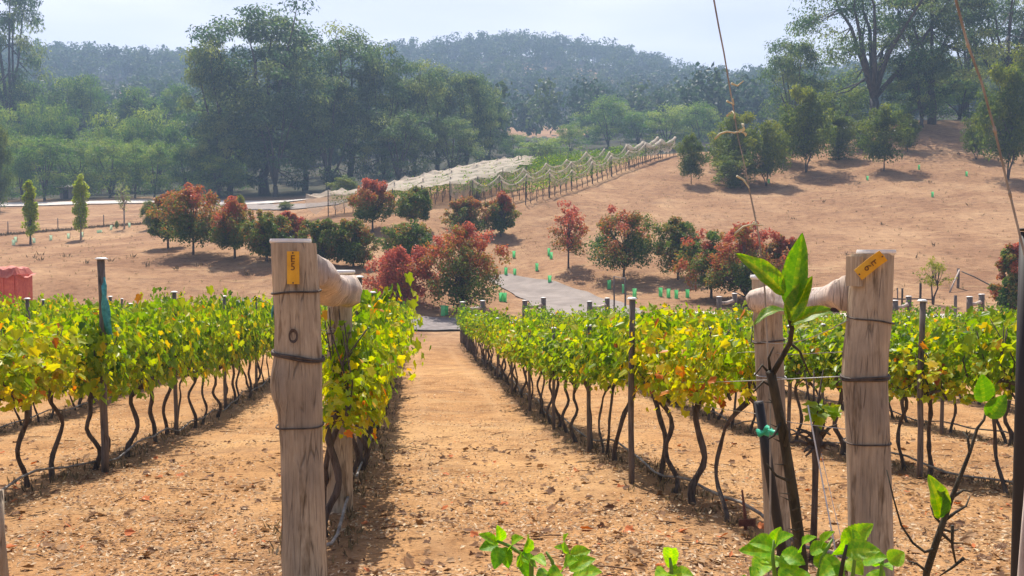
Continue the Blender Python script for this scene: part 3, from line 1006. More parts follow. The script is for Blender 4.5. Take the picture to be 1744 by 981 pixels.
# E5 end post
D5 = 4.44
rt = thing('strainer_post', 'thick weathered end post with the upright E5 tag', 'post', base_of(516, D5), 'thick end posts of the near rows')
vb = v_at(rt.location.z - .1, D5)
post_loft(rt, [(414, 462, 537), (440, 463, 539), (500, 466, 543), (560, 469, 545), (606, 468, 547), (630, 464, 547), (652, 461, 547), (672, 464, 547), (700, 474, 548), (760, 479, 548),
               (800, 480, 550), (880, 482, 553), (940, 480, 555), (981, 483, 557), (vb, 482, 560)], D5, M['post'], 3)
disc_cap(rt, 495, 412.5, 35, D5, 0.0)
band(rt, 508, 604, 41, D5, -7, .007, turns=2)
band(rt, 505, 497, 39, D5, 2, .005)
band(rt, 511, 724, 38, D5, 1, .004)
gg = G()
for (uu, v1, v2, wpx) in ((503, 518, 565, 12), (517, 530, 580, 8), (511, 606, 655, 5), (493, 608, 650, 4)):
    p1, p2 = P(uu, v1, D5 - .112), P(uu + 1, v2, D5 - .112)
    for q in range(3):
        pass
p_ = P(500, 572, D5 - .104)
th = np.arange(16) * 2 * PI / 16
gg.add(np.stack([p_.x + .022 * np.cos(th), np.full(16, p_.y - .006), p_.z + .034 * np.sin(th)], 1).tolist() + [(p_.x, p_.y + .01, p_.z)], [(i, (i + 1) % 16, 16) for i in range(16)])
gg.build('knot_hole', M['vine_bark'], rt, rt.location)
row_tag('orange yellow upright tag reading E5 on the left post', 'row_tag', 499, 456, D5 - .121, 21, 56, 0, [('E', .26), ('5', .02)])
gg = G()
pts = [P(466 + 3 * math.sin(i), 505 + i * 7, D5 - .02 + .01 * math.sin(i * 2)) for i in range(6)]
gg.tube(pts, [.004, .011, .009, .012, .007, .004], 5)
tag(gg.build('netting_scrap', M['teal']), 'faded teal netting scrap caught on the left edge of E5 post', 'netting')

DI = 6.9
rt = thing('strainer_post', 'slimmer capped post standing behind the E5 post', 'post', base_of(578, DI), 'thick end posts of the near rows')
vb = v_at(rt.location.z - .1, DI)
post_loft(rt, [(465, 558, 601), (560, 558, 600), (700, 557, 600), (vb, 556, 602)], DI, M['post'], 5)
disc_cap(rt, 580, 464, 25, DI)
band(rt, 579, 566, 22, DI, 1, .005)

# right hand pair
rt = thing('strainer_post', 'thick weathered end post with the tilted tag', 'post', base_of(1480, D5), 'thick end posts of the near rows')
vb = v_at(rt.location.z - .1, D5)
post_loft(rt, [(432, 1452, 1520), (470, 1450, 1519), (520, 1446, 1517), (560, 1443, 1515), (600, 1438, 1511), (640, 1436, 1509), (690, 1440, 1511), (760, 1444, 1514), (850, 1446, 1517), (930, 1447, 1519), (981, 1447, 1520), (vb, 1446, 1521)], D5, M['post'], 8)
disc_cap(rt, 1492, 431, 32, D5, 0.0)
gg = G()
c_ = P(1458, 436, D5)
gg.box(P(1455, 462, D5 - .05), (.02, .09, .14), .4)
gg.build('timber_sliver', M['post'], rt, rt.location)
band(rt, 1473, 640, 37, D5, 2, .006, turns=2)
band(rt, 1482, 545, 36, D5, -5, .004)
band(rt, 1477, 752, 36, D5, 0, .004)
row_tag('bent yellow tag nailed aslant under the right post cap', 'row_tag', 1482, 452, D5 - .118, 22, 52, math.radians(50), [('E', .16), ('6', -.12)], .7)

DR = 5.67
rt = thing('strainer_post', 'weathered post wrapped by the lemon sapling and a green tie', 'post', base_of(1318, DR), 'thick end posts of the near rows')
vb = v_at(rt.location.z - .1, DR)
post_loft(rt, [(474, 1280, 1329), (530, 1282, 1331), (620, 1286, 1334), (720, 1291, 1338), (830, 1299, 1343), (vb, 1303, 1348)], DR, M['post'], 9)
disc_cap(rt, 1305, 473, 27, DR)
band(rt, 1309, 580, 25, DR, 3, .005)
band(rt, 1312, 640, 25, DR, -2, .004, m_=M['steel'])


def log(name, label, pts, rads, group=None):
    rt_ = thing(name, label, 'log', pts[0], group)
    gg_ = G()
    r = np.random.default_rng(5)
    P_ = np.array([tuple(p) for p in pts])
    s_ = np.linspace(0, 1, len(P_))
    ss = np.linspace(0, 1, 26)
    C_ = np.stack([np.interp(ss, s_, P_[:, i]) for i in range(3)], 1)
    rr = np.interp(ss, s_, rads) * (1 + .06 * np.sin(ss * 14) + r.normal(0, .025, 26))
    C_ = C_ + np.stack([.012 * np.sin(ss * 9), 0 * ss, .016 * np.sin(ss * 7 + 1)], 1) * np.sin(ss * PI)[:, None]
    gg_.tube(C_, rr, 18)
    V_ = gg_.V[-1].reshape(26, 18, 3)
    th_ = np.arange(18) * 2 * PI / 18
    for i_ in range(26):
        q_ = 1 + .07 * np.sin(3 * th_ + ss[i_] * 5) + .05 * np.sin(7 * th_ + ss[i_] * 9) + r.normal(0, .018, 18) + .22 * np.exp(-((ss[i_] - .42) / .05) ** 2) * np.exp(-((th_ - 2.2) / .5) ** 2)
        V_[i_] = C_[i_] + (V_[i_] - C_[i_]) * q_[:, None]
    gg_.V[-1] = V_.reshape(-1, 3)
    gg_.build('log_body', M['strut'], rt_, rt_.location)
    return rt_


rt = log('strut_log', 'silvery crooked brace log between E5 post and the post behind', [P(534, 462, 4.6), P(552, 478, 5.1), P(572, 492, 5.9), P(590, 496, 6.72)], [.08, .088, .098, .108], 'brace logs of the end posts')
gg = G()
gg.tube([P(537, 479, 4.76), P(549, 474, 4.78), P(556, 478, 4.8)], [.012, .02, .006], 7)
gg.build('broken_limb', M['strut'], rt, rt.location)
rt = log('strut_log', 'bleached brace log behind the lemon leaves between right posts', [P(1286, 512, 5.62), P(1325, 511, 5.4), P(1362, 512, 5.15), P(1405, 510, 4.85), P(1447, 500, 4.52)], [.066, .078, .074, .07, .085], 'brace logs of the end posts')

# edge posts of the frame
gg = G()
rt = thing('garden_pole', 'dark steel pole at the right edge of the photo', 'pole', base_of(1737, 2.35))
gg.tube([P(1748, 395, 2.3), P(1740, 700, 2.3), P(1733, 981, 2.3), rt.location + Vector((-.02, 0, -.05))], .0155, 12)
gg.build('pole_shaft', M['iron'], rt, rt.location)
gg = G()
gg.tube([P(1748, 393, 2.3), P(1748, 389, 2.3)], .018, 12)
gg.build('pole_cap', M['iron'], rt, rt.location)
rt = thing('garden_stake', 'pale split timber stake beside the dark steel pole', 'stake', base_of(1746, 2.2))
gg = G()
gg.tube([P(1753, 800, 2.2), P(1748, 900, 2.2), P(1744, 981, 2.2), rt.location + Vector((-.01, 0, -.05))], [.007, .011, .014, .016], 10)
gg.build('stake_body', M['strut'], rt, rt.location)
rt = thing('garden_stake', 'grey timber stake at the lower left edge of the photo', 'stake', base_of(-3, 3.4))
gg = G()
gg.tube([P(-4, 835, 3.4), P(-3, 905, 3.4), rt.location + Vector((0, 0, -.05))], [.02, .021, .023], 12)
gg.build('stake_body', M['post'], rt, rt.location)

# ------------------------------------------------------------------ line posts, wires and hoses


def line_post_mesh(h, r):
    g1 = G()
    zz = np.linspace(-.1, h, 7)
    g1.tube(np.stack([.006 * np.sin(zz * 5), .006 * np.cos(zz * 4), zz], 1), r * (1 + .05 * np.sin(zz * 9)), 10)
    g2 = G()
    g2.tube([(0, 0, h), (0, 0, h + .006), (0, 0, h + .02)], [r * 1.7, r * 1.75, r * 1.1], 14)
    return g1.mesh('post_body', M['stake']), g2.mesh('metal_cap', M['cap'])


LP = {1.62: line_post_mesh(1.62, .026), 1.45: line_post_mesh(1.47, .025), 1.95: line_post_mesh(1.95, .029), 2.1: line_post_mesh(2.1, .036)}
lp_spots = {-1: [(9.2, 2.1), (12.8, 1.95), (16.2, 1.95), (19.5, 1.95), (23, 1.95), (27, 1.95), (31, 1.95), (35, 1.95)],
            0: [(9.6, 1.95), (13, 1.95), (16.5, 1.95)],
            1: [(8.2, 1.62), (10.9, 1.45), (13.6, 1.45), (16.4, 1.45), (19.3, 1.45), (22.5, 1.45), (26, 1.45), (30, 1.45), (34.5, 1.45)],
            2: [(8.5, 1.62), (11.8, 1.45), (15, 1.45), (18.5, 1.45), (22.5, 1.45), (27, 1.45), (32, 1.45)],
            3: [(12.9, 1.45), (17, 1.45), (21.5, 1.45), (27, 1.45)], 4: [(19, 1.45), (24, 1.45)], 5: [(24, 1.45)],
            -2: [(14.5, 1.95), (18.5, 1.95), (23, 1.95), (28, 1.95)], -3: [(22, 1.95), (28, 1.95)]}
for k, lst in lp_spots.items():
    for i, (d, h) in enumerate(lst, 1):
        x, y = row_pt(k, d)
        x -= .24 if k >= 1 and i == 1 else .1 if k >= 1 else -.2 if (k, i) == (-1, 1) else 0
        z = H(x, y)
        lab = f'{nth(i)} line post from the near end of the {ROW_NAME[k]}'
        if (k, i) == (-1, 1):
            lab = 'tall dark line post with pale cap and teal mesh wrap'
        elif (k, i) == (1, 1):
            lab = 'dark metal capped line post rising through vines right of path'
        elif (k, i) == (2, 1):
            lab = 'dark line post just right of the tilted-tag post'
        rt = thing('line_post', lab, 'post', (x, y, z), 'line posts in the vine rows', random.uniform(0, 6))
        b_, c_ = LP[h]
        put('post_body', b_, rt)
        put('metal_cap', c_, rt)
        if (k, i) == (-1, 1):
            rt.rotation_euler = (0, 0, 0)
            gg = G()
            for q in range(5):
                pts = [(.045 + .02 * q * s_ + .01 * math.sin(s_ * 9 + q), -.05 - .008 * q, 1.93 - .52 * s_ - .02 * q) for s_ in np.linspace(0, 1, 7)]
                gg.tube(pts, [.008, .016, .022, .024, .026, .022, .008], 6)
            gg.build('mesh_wrap', M['teal'], rt)

for k in (-3, -2, -1, 0, 1, 2, 3, 4, 5):
    d0, d1 = ROW_SPAN[k]
    if k == 0:
        d0 = 5.0
    if k in (1, 2):
        d0 = 4.6 if k == 1 else 5.4
    if k == -1:
        d0 = 5.5
    hs = 1.13 if k <= 0 else 1.0
    dd = np.arange(d0, d1, .35)
    xy = np.array([row_pt(k, d) for d in dd])
    zz = Hg(xy)
    nm = ROW_NAME[k]
    for hh, what in ((.77 * hs, 'cordon'), (1.16 * hs, 'foliage')):
        gg = G()
        gg.tube(np.stack([xy[:, 0], xy[:, 1], zz + hh + .01 * np.sin(dd * 2.1)], 1), .0024, 5)
        tag(gg.build('trellis_wire', M['steel']), f'thin galvanised {what} wire strung along the {nm}', 'wire', 'trellis wires along the vine rows')
    gg = G()
    hz = .11 + .045 * np.sin(dd * 1.9 + k) + .02 * np.sin(dd * 4.3)
    gg.tube(np.stack([xy[:, 0] + .05 + .025 * np.sin(dd * 1.3), xy[:, 1], zz + np.maximum(hz, .03)], 1), .011, 6)
    tag(gg.build('drip_hose', M['hose']), f'grey drip hose hanging low along the {nm}', 'hose', 'drip hoses along the vine rows')

# wires from right post leftwards and to the brace
for (a, b2, lab, rr_) in ((P(1436, 641, D5), P(1010, 640, 11), 'pale wire from the tilted-tag post to the path row', .0028),
                          (P(1443, 546, D5), P(1290, 582, DR), 'thin wire linking the two right posts', .0025)):
    gg = G()
    pts = [Vector(a).lerp(Vector(b2), s_) + Vector((0, 0, -.05 * math.sin(s_ * PI))) for s_ in np.linspace(0, 1, 9)]
    gg.tube(pts, rr_, 5)
    tag(gg.build('stay_wire', M['steel']), lab, 'wire')
for i, (pa, pb, lab) in enumerate((((1376, 690, 5.1), (1432, 935, 4.75), 'white twine slanting from the pruned vine to the ground'), ((1398, 770, 5.2), (1446, 872, 4.95), 'faint second twine nearer to the tilted-tag post'))):
    gg = G()
    a, b2 = P(*pa), P(*pb)
    b2.z = H(b2.x, b2.y) + .01
    gg.tube([a.lerp(b2, s_) for s_ in np.linspace(0, 1, 6)], .004 - .002 * i, 5)
    tag(gg.build('twine', M['string']), lab, 'twine')

# pruned vine between the right posts
rt = thing('grapevine', 'nearly leafless pruned vine with knobby head between the two right posts', 'grapevine', base_of(1384, 5.2))
gg = G()
b0 = rt.location
path = [P(1384, v_at(b0.z, 5.2) + 8, 5.2), P(1388, 840, 5.2), P(1389, 790, 5.2), P(1392, 755, 5.2), P(1388, 722, 5.2)]
gg.tube(path, [.022, .017, .019, .034, .02], 8)
rr2 = np.random.default_rng(3)
for q in range(15):
    a = rr2.uniform(0, 2 * PI)
    p0 = P(1390 + rr2.uniform(-6, 8), rr2.uniform(735, 775), 5.2)
    ln = rr2.uniform(.06, .16)
    p1 = p0 + Vector((math.cos(a) * ln, math.sin(a) * ln, rr2.uniform(-.02, .09)))
    gg.tube([p0, p0.lerp(p1, .5) + Vector((0, 0, .02)), p1], [.013, .009, .005], 6)
gg.build('trunk', M['vine_bark'], rt, rt.location)
gg = G()
for q in range(3):
    gg.tube([P(1388, 722, 5.2), P(1386 + 8 * q - 8, 680, 5.22), P(1384 + 16 * q - 14, 630, 5.25)], [.01, .007, .003], 6)
gg.build('cane', M['vine_bark'], rt, rt.location)
gg = G()
n_ = 26
ps = np.array([tuple(P(rr2.uniform(1372, 1420), rr2.uniform(690, 712), 5.2 + rr2.uniform(-.1, .1))) for _ in range(n_)])
gg.inst(LV, LF, frames(rr2.normal(0, .5, (n_, 3)) + np.array([0, -.5, 1]), rr2.normal(0, 1, (n_, 3)), rr2.uniform(.05, .08, n_)), ps, np.clip(rr2.normal(.3, .1, n_), 0, 1))
gg.build('foliage', M['vine'], rt, rt.location).color = (.5, 0, 0, 1)

# rusty spade-like marker by the brace post
p_ = base_of(1277, 6.0)
rt = thing('rusted_marker', 'small rusted plate and rod standing by the post base', 'marker', p_)
gg = G()
gg.tube([p_ + Vector((.01, 0, -.05)), p_ + Vector((.0, 0, .1)), p_ + Vector((-.02, 0, .26))], [.012, .011, .006], 7)
gg.build('rod', M['rust'], rt, rt.location)
gg = G()
gg.box(p_ + Vector((.01, -.02, .05)), (.11, .012, .045), .1)
gg.build('plate', M['rust'], rt, rt.location)

# far end boxes of the rows: two posts and a log across


def end_box(k, d, h=1.5, gap=1.5):
    """far end of a row: two posts across the camera's view, joined by a log"""
    x, y = row_pt(k, d)
    for s_ in (0, 1):
        xx, yy = x + gap * s_ * .55, y + gap * s_ * .5
        p = Vector((xx, yy, H(xx, yy)))
        r_ = thing('end_post', f'far end post of the {ROW_NAME.get(k, "row")}, {"nearer its vines" if s_ == 0 else "nearer the driveway"}', 'post', p, 'far end posts of the rows')
        gg_ = G()
        zz = np.linspace(-.1, h, 5)
        gg_.tube(np.stack([0 * zz, 0 * zz, zz], 1), .11 * (1 + .04 * np.sin(zz * 7)), 10)
        gg_.build('post_body', M['stake'], r_)
        gg_ = G()
        gg_.tube([(0, 0, h), (0, 0, h + .015), (0, 0, h + .03)], [.13, .13, .08], 12)
        gg_.build('metal_cap', M['cap'], r_)
        ends.append(p + Vector((0, 0, h - .28)))
    a, b2 = ends[-2], ends[-1]
    gg_ = G()
    dirv = (b2 - a).normalized() * .11
    gg_.tube([a + dirv, a.lerp(b2, .5) - Vector((0, 0, .04)), b2 - dirv], .075, 9)
    tag(gg_.build('strut_log', M['strut']), f'pale brace log at the far end of the {ROW_NAME.get(k, "row")}', 'log', 'brace logs at the far row ends')


ends = []
for k, d in ((1, 39.6), (2, 40.2), (3, 39.8), (5, 39.5), (7, 35.6), (8, 35.4), (-4, 37.8)):
    end_box(k, d, 1.7)

# ------------------------------------------------------------------ trees


def clump_leaves(gg, centers, radii, n_each, size, tints, r, flat=.75, droop=.6, tv=SV, tf=QF, spread_t=.12):
    C_ = np.repeat(centers, n_each, 0)
    R_ = np.repeat(radii, n_each)
    T_ = np.repeat(tints, n_each)
    n_ = len(C_)
    dv = unit(r.normal(0, 1, (n_, 3)))
    q = r.random(n_) ** .42
    pos = C_ + dv * (R_ * q)[:, None] * np.array([1, 1, flat])
    nrm = dv + r.normal(0, .6, (n_, 3)) + np.array([0, 0, .35])
    tip = dv * .5 + r.normal(0, .5, (n_, 3)) + np.array([0, 0, -droop])
    sz = size * r.uniform(.65, 1.35, n_)
    gg.inst(tv, tf, frames(nrm, tip, sz), pos, np.clip(T_ + r.normal(0, spread_t, n_), 0.0, 1.0))


def gum_meshes(seed, H_, W_, trunk_r, clear=.3, ncl=46, leaves=80, size=.42, lean=0.0, top=.95, m_leaf='gum', limbs=6, spread_pow=.6, rc=(.1, .17), droop=.7):
    """a tall eucalypt: forked limbs carrying separate leaf masses with gaps of sky between them"""
    r = np.random.default_rng(seed)
    wood, crown = G(), G()
    fork = H_ * clear
    tp = [np.array([0, 0, -.4]), np.array([r.normal(0, .15), r.normal(0, .15), fork * .5]), np.array([lean * .3, r.normal(0, .3), fork])]
    wood.tube(tp, [trunk_r * 1.35, trunk_r * 1.02, trunk_r * .92], 9)
    limb_pts = []
    for i in range(limbs):
        a = i * 2 * PI / limbs + r.uniform(-.4, .4)
        out = W_ * .5 * r.uniform(.35, .85)
        up = H_ * r.uniform(.62, .95) - fork
        if i == 0:
            out, up = W_ * .1, H_ * .95 - fork
        s_ = np.linspace(0, 1, 7)
        bend = r.uniform(.6, 1.5)
        wig = np.cumsum(r.normal(0, W_ * .018, (7, 2)), 0) * s_[:, None]
        px = lean * .3 + lean * s_ + np.cos(a) * out * s_ ** bend + wig[:, 0]
        py = np.sin(a) * out * s_ ** bend + wig[:, 1]
        pz = fork + up * s_ ** r.uniform(.75, 1.0)
        lp = np.stack([px, py, pz], 1)
        wood.tube(lp, trunk_r * np.linspace(.62, .06, 7), 7)
        limb_pts += [(p, trunk_r * (.62 - .5 * q / 6)) for q, p in enumerate(lp) if q > 0]
    LPt = np.array([p for p, _ in limb_pts])
    cs, rs = [], []
    for i in range(ncl):
        zf = r.beta(1.8, 1.3)
        prof = math.sin(PI * min(.98, .14 + .8 * zf)) ** spread_pow
        a = r.uniform(0, 2 * PI)
        rad_ = W_ * .5 * prof * r.random() ** .45
        c_ = np.array([lean * zf + math.cos(a) * rad_, math.sin(a) * rad_, H_ * (clear * .75 + (1 - clear * .75) * zf * top)])
        j = np.argmin(((LPt - c_) ** 2).sum(1))
        c_ = c_ + (LPt[j] - c_) * r.uniform(0, .25)
        cs.append(c_)
        rs.append(W_ * r.uniform(*rc))
        p0 = LPt[j]
        md = (p0 + c_) / 2 + np.array([0, 0, -.04 * H_ * r.random()])
        wood.tube([p0, md, c_], [limb_pts[j][1] * .5, limb_pts[j][1] * .3, .02], 5)
    for q in range(limbs):
        cs.append(limb_pts[q * 6 + 5][0])
        rs.append(W_ * rc[1] * .9)
    cs, rs = np.array(cs), np.array(rs)
    clump_leaves(crown, cs, rs, leaves, size, np.clip(r.normal(.5, .3, len(cs)), 0, 1), r, .62, droop)
    return wood.mesh('trunk', M['gum_bark']), crown.mesh('crown', M[m_leaf])


def place_tree(meshes, name, label, p, cat='tree', group=None, scale=1.0, rz=None, sz=None):
    rt_ = thing(name, label, cat, p, group, random.uniform(0, 6.28) if rz is None else rz)
    s_ = scale
    rt_.scale = (s_, s_, sz or s_)
    put('trunk', meshes[0], rt_)
    put('crown', meshes[1], rt_)
    return rt_


def tree_px(meshes, base_h, base_w, u, d, vtop, wpx, name, label, cat='tree', group=None, rz=None):
    p = at_ud(u, d)
    p.z = H(p.x, p.y)
    vb_ = v_at(p.z, d)
    hh = (vb_ - vtop) * d / F
    ww = wpx * d / F
    rt_ = place_tree(meshes, name, label, p, cat, group, 1.0, rz)
    rt_.scale = (ww / base_w, ww / base_w, hh / base_h)
    return rt_


# --- tall dark gums beyond the fields
GUMS = [gum_meshes(21, 26, 16, .5, .18, 84, 150, .5, limbs=7, rc=(.08, .15)), gum_meshes(22, 22, 14, .42, .16, 74, 150, .46, 1.0, rc=(.09, .16)), gum_meshes(23, 18, 14, .36, .1, 76, 150, .46, limbs=7, rc=(.09, .16)), gum_meshes(24, 26, 13, .45, .22, 66, 150, .48, -1.0, rc=(.09, .16))]
GB = [(26, 16), (22, 14), (18, 14), (26, 13)]
big = [(392, 136, 62, 150, 1, 'dark gum on the left flank of the tallest clump'), (452, 138, 12, 250, 0, 'tallest dark gum rising above the tree line left of centre'),
       (520, 146, 44, 150, 1, 'dark gum between the tallest gum and the rounded-topped gum'), (598, 142, 44, 150, 3, 'tall gum with rounded open top right of the tallest gum'),
       (560, 134, 130, 150, 2, 'broad dark gum in front below the two tallest crowns'), (655, 140, 88, 130, 2, 'olive topped gum right of the rounded-topped gum'),
       (705, 142, 100, 120, 1, 'dense dark gum above the pale hillside nets'), (745, 150, 108, 110, 3, 'dark gum second from the right end of the dark clump'),
       (795, 150, 122, 110, 2, 'dark gum standing at the right end of the dark clump'), (835, 156, 142, 80, 1, 'slim gum stepping down towards the far brown paddock'),
       (470, 131, 150, 160, 2, 'spreading low gum with leaning trunks above the side track'), (680, 133, 190, 130, 2, 'low bushy gum directly behind the white nets'),
       (770, 138, 200, 110, 2, 'low dark gum behind the upper netted rows'), (375, 130, 190, 110, 2, 'low dark gum behind the large red-topped tree')]
for u, d, vt, wp, gi, lab in big:
    tree_px(GUMS[gi], *GB[gi], u, d, vt, wp, 'gum_tree', lab, 'gum tree', 'dark gums beyond the fields')
tree_px(GUMS[0], *GB[0], 22, 175, -55, 150, 'gum_tree', 'huge brownish gum cut off by the top left corner', 'gum tree')

PALE = [gum_meshes(31, 12, 9, .2, .06, 60, 120, .36, m_leaf='gum_light', limbs=5, rc=(.1, .19)), gum_meshes(32, 10, 9, .2, .05, 60, 120, .36, m_leaf='gum_light', limbs=5, rc=(.1, .19)), gum_meshes(33, 14, 9, .2, .1, 58, 120, .36, m_leaf='gum_light', limbs=5, rc=(.1, .18))]
PB = [(12, 9), (10, 9), (14, 9)]
for i in range(30):
    row = i % 3
    u = -50 + (i // 3) * 46 + random.uniform(-14, 14) + 15 * row
    d = (131, 150, 178)[row] + random.uniform(-4, 4)
    vt = (250, 196, 142)[row] + random.uniform(-24, 24) + (u - 100) * .06 * row
    if u > 350:
        vt = max(vt, 225)
    tree_px(PALE[i % 3], *PB[i % 3], u, d, vt, random.uniform(70, 105), 'bush_tree', 'mid green bushy tree in the dense wood beyond the pale far road', 'tree', 'green bushy trees beyond the far road')

tl = [(922, 150, 236, 105, 1, 'rounded bright green tree below the far brown paddock'), (970, 165, 214, 60, 2, 'dark upright tree left of the tall green pair behind the crest'), (1035, 185, 165, 95, 0, 'tall green tree rising behind the netted crest'),
      (1085, 180, 190, 80, 2, 'green tree right of the tallest tree behind the crest'), (875, 165, 228, 60, 0, 'small dark tree left of the rounded bright green tree'), (1135, 175, 180, 95, 1, 'broad green tree behind the topmost net end'),
      (1190, 170, 176, 80, 0, 'green tree behind the crest left of the hanging dead cane'), (1075, 230, 172, 80, 1, 'bluish tree higher up behind the crest trees'), (1000, 210, 190, 70, 1, 'dull green tree at the right edge of the brown paddock')]
for u, d, vt, wp, gi, lab in tl:
    tree_px(PALE[gi], *PB[gi], u, d, vt, wp, 'bush_tree', lab, 'tree', 'green trees behind the netted crest')

# --- large spreading gums on the right-hand hill
BIG1 = gum_meshes(41, 20, 19, .46, .17, 92, 180, .34, limbs=9, spread_pow=.4, rc=(.06, .115), droop=1.0)
BIG2 = gum_meshes(42, 22, 13, .4, .22, 85, 210, .34, limbs=6, rc=(.08, .14), droop=1.0)
BIG3 = gum_meshes(43, 21, 19, .4, .22, 78, 160, .34, limbs=8, spread_pow=.4, rc=(.06, .12), droop=1.0)
tree_px(BIG1, 20, 19, 1484, 113, -62, 330, 'gum_tree', 'great gum with fanning bare limbs on the right hill', 'gum tree', None, 2.2)
tree_px(BIG2, 22, 13, 1582, 112, -70, 190, 'gum_tree', 'upright gum with dark hanging crown beside the great fanning gum', 'gum tree', None, 1.0)
tree_px(BIG3, 21, 19, 1705, 118, -60, 270, 'gum_tree', 'open crowned gum at the top right corner', 'gum tree', None, .6)
tree_px(BIG3, 21, 19, 1640, 128, -40, 200, 'gum_tree', 'brownish gum between the upright gum and the corner gum', 'gum tree', None, 3.6)
tree_px(BIG2, 22, 13, 1830, 120, -40, 240, 'gum_tree', 'gum mostly outside the right edge of the photo', 'gum tree', None, 3.6)
tree_px(GUMS[2], *GB[2], 1345, 122, 68, 130, 'gum_tree', 'rounded gum left of the great fanning gum', 'gum tree', None, 4.0)
tree_px(GUMS[2], *GB[2], 1566, 110, 84, 120, 'gum_tree', 'dense low dark gum in front of the upright gum', 'gum tree', None, 2.0)
tree_px(PALE[1], *PB[1], 1630, 124, 130, 150, 'bush_tree', 'low olive scrub tree at the end of the hilltop shade', 'tree')
tree_px(PALE[0], *PB[0], 1545, 120, 128, 80, 'bush_tree', 'low scrub tree between the two great trunks', 'tree')
tree_px(PALE[1], *PB[1], 1430, 118, 150, 110, 'bush_tree', 'olive scrub below the long left limbs of the great gum', 'tree')


def sapling(seed, H_, W_, stem=.2, leaves=46, ncl=46, size=.2, m_leaf='wattle', stems=1, rc=(.14, .22), pw=.55, tints=(.2, .6), top_tint=.25, flat=.9, bark='bark', tr=.05, droop=.4, tv=SV, patch=0.0, seed_gap=0.0, zb=1.25):
    """a small bushy tree: short stem, ascending branches, ovoid crown of many leaf tufts"""
    r = np.random.default_rng(seed)
    wood, crown = G(), G()
    cs, rs, ts = [], [], []
    c0 = H_ * stem
    for i in range(ncl):
        zf = r.beta(zb, 1.1)
        prof = math.sin(PI * (.12 + .83 * zf)) ** pw
        a = r.uniform(0, 2 * PI)
        q = r.random() ** .5
        lump = .95 + .2 * math.sin(2 * a + seed) + .13 * math.sin(3 * a + 6 * zf + 2 * seed)
        rr_ = max(0, W_ * .5 * prof * q * min(lump, 1.04) - W_ * .05)
        spire = 1 + .16 * max(0, math.sin(a * 3 + seed * 1.7)) * (zf > .6)
        cs.append((math.cos(a) * rr_, math.sin(a) * rr_, c0 + (H_ - c0) * (.05 + .82 * zf * spire)))
        rs.append(W_ * r.uniform(*rc) * (1.15 - .5 * zf))
        ph = math.sin(a * 2 + seed) * patch
        ts.append(r.uniform(*tints) + top_tint * zf + ph)
    cs, rs, ts = np.array(cs), np.array(rs), np.array(ts)
    for sidx in range(stems):
        a = r.uniform(0, 6.28)
        o = 0 if stems == 1 else W_ * .12
        top_ = np.array([math.cos(a) * o, math.sin(a) * o, c0])
        wood.tube([(0, 0, -.2), (math.cos(a) * o * .3 + r.normal(0, .02), math.sin(a) * o * .3, c0 * .5), top_], [tr * 1.3, tr, tr * .9], 7)
        wood.tube([top_, top_ * .6 + np.array([0, 0, .4 * c0 + .15 * H_]), np.array([0, 0, H_ * .8])], [tr * .8, tr * .6, tr * .2], 6)
        for j in range(sidx, ncl, stems * 2):
            f = r.uniform(0, .5)
            st = top_ + (np.array([0, 0, H_ * .8]) - top_) * f
            md = st * .5 + cs[j] * .5 + np.array([0, 0, -.03 * H_])
            wood.tube([st, md, cs[j]], [tr * .5, tr * .35, tr * .12], 5)
    clump_leaves(crown, cs, rs, leaves, size, ts, r, flat, droop, tv)
    return wood.mesh('trunk', M[bark]), crown.mesh('crown', M[m_leaf])


SAP = [sapling(51, 5, 4, .16, 130, 64, .2, rc=(.12, .2)), sapling(52, 5, 4, .18, 130, 64, .2, stems=2, rc=(.12, .2)), sapling(53, 5, 4, .04, 130, 64, .2, rc=(.12, .2)), sapling(54, 5, 4, .1, 130, 64, .2, stems=1, pw=.45, rc=(.12, .2))]
sp_list = [  # u, d, top, width
 (1176, 90, 229, 56, 0, 'small round sapling by the top end of the nets'), (1252, 92, 192, 90, 1, 'tall dark sapling in the clump behind the dead cane'), (1250, 89, 262, 84, 2, 'low dense bush at the foot of the hillside sapling clump'),
           (1304, 89, 205, 74, 1, 'thin stemmed sapling beside the low dense bush'), (1370, 93, 146, 92, 1, 'tall pale topped sapling with two stems left of the great gum'), (1335, 98, 205, 70, 2, 'shrubby sapling between the clump and tall pale topped sapling'), (1425, 97, 196, 86, 2, 'olive shrub behind the tall pale topped sapling'),
           (1503, 90, 180, 82, 0, 'round single stemmed sapling with shadow on the open slope'), (1542, 98, 198, 50, 3, 'small yellowish sapling right behind the round sapling'), (1659, 93, 196, 56, 1, 'small dark sapling left of the two stemmed right edge tree'),
           (1713, 84, 108, 105, 1, 'two stemmed young gum near the right edge'), (1752, 92, 78, 90, 3, 'bright topped young gum at the right edge'), (1225, 96, 232, 50, 2, 'little shrub left of the hillside sapling clump'), (1468, 101, 205, 60, 2, 'low grey shrub under the great gum trunk')]
for u, d, vt, wp, gi, lab in sp_list:
    tree_px(SAP[gi], 5, 4, u, d, vt - 2, wp * 1.03, 'gum_sapling', lab, 'young tree', 'young gums on the hillside')

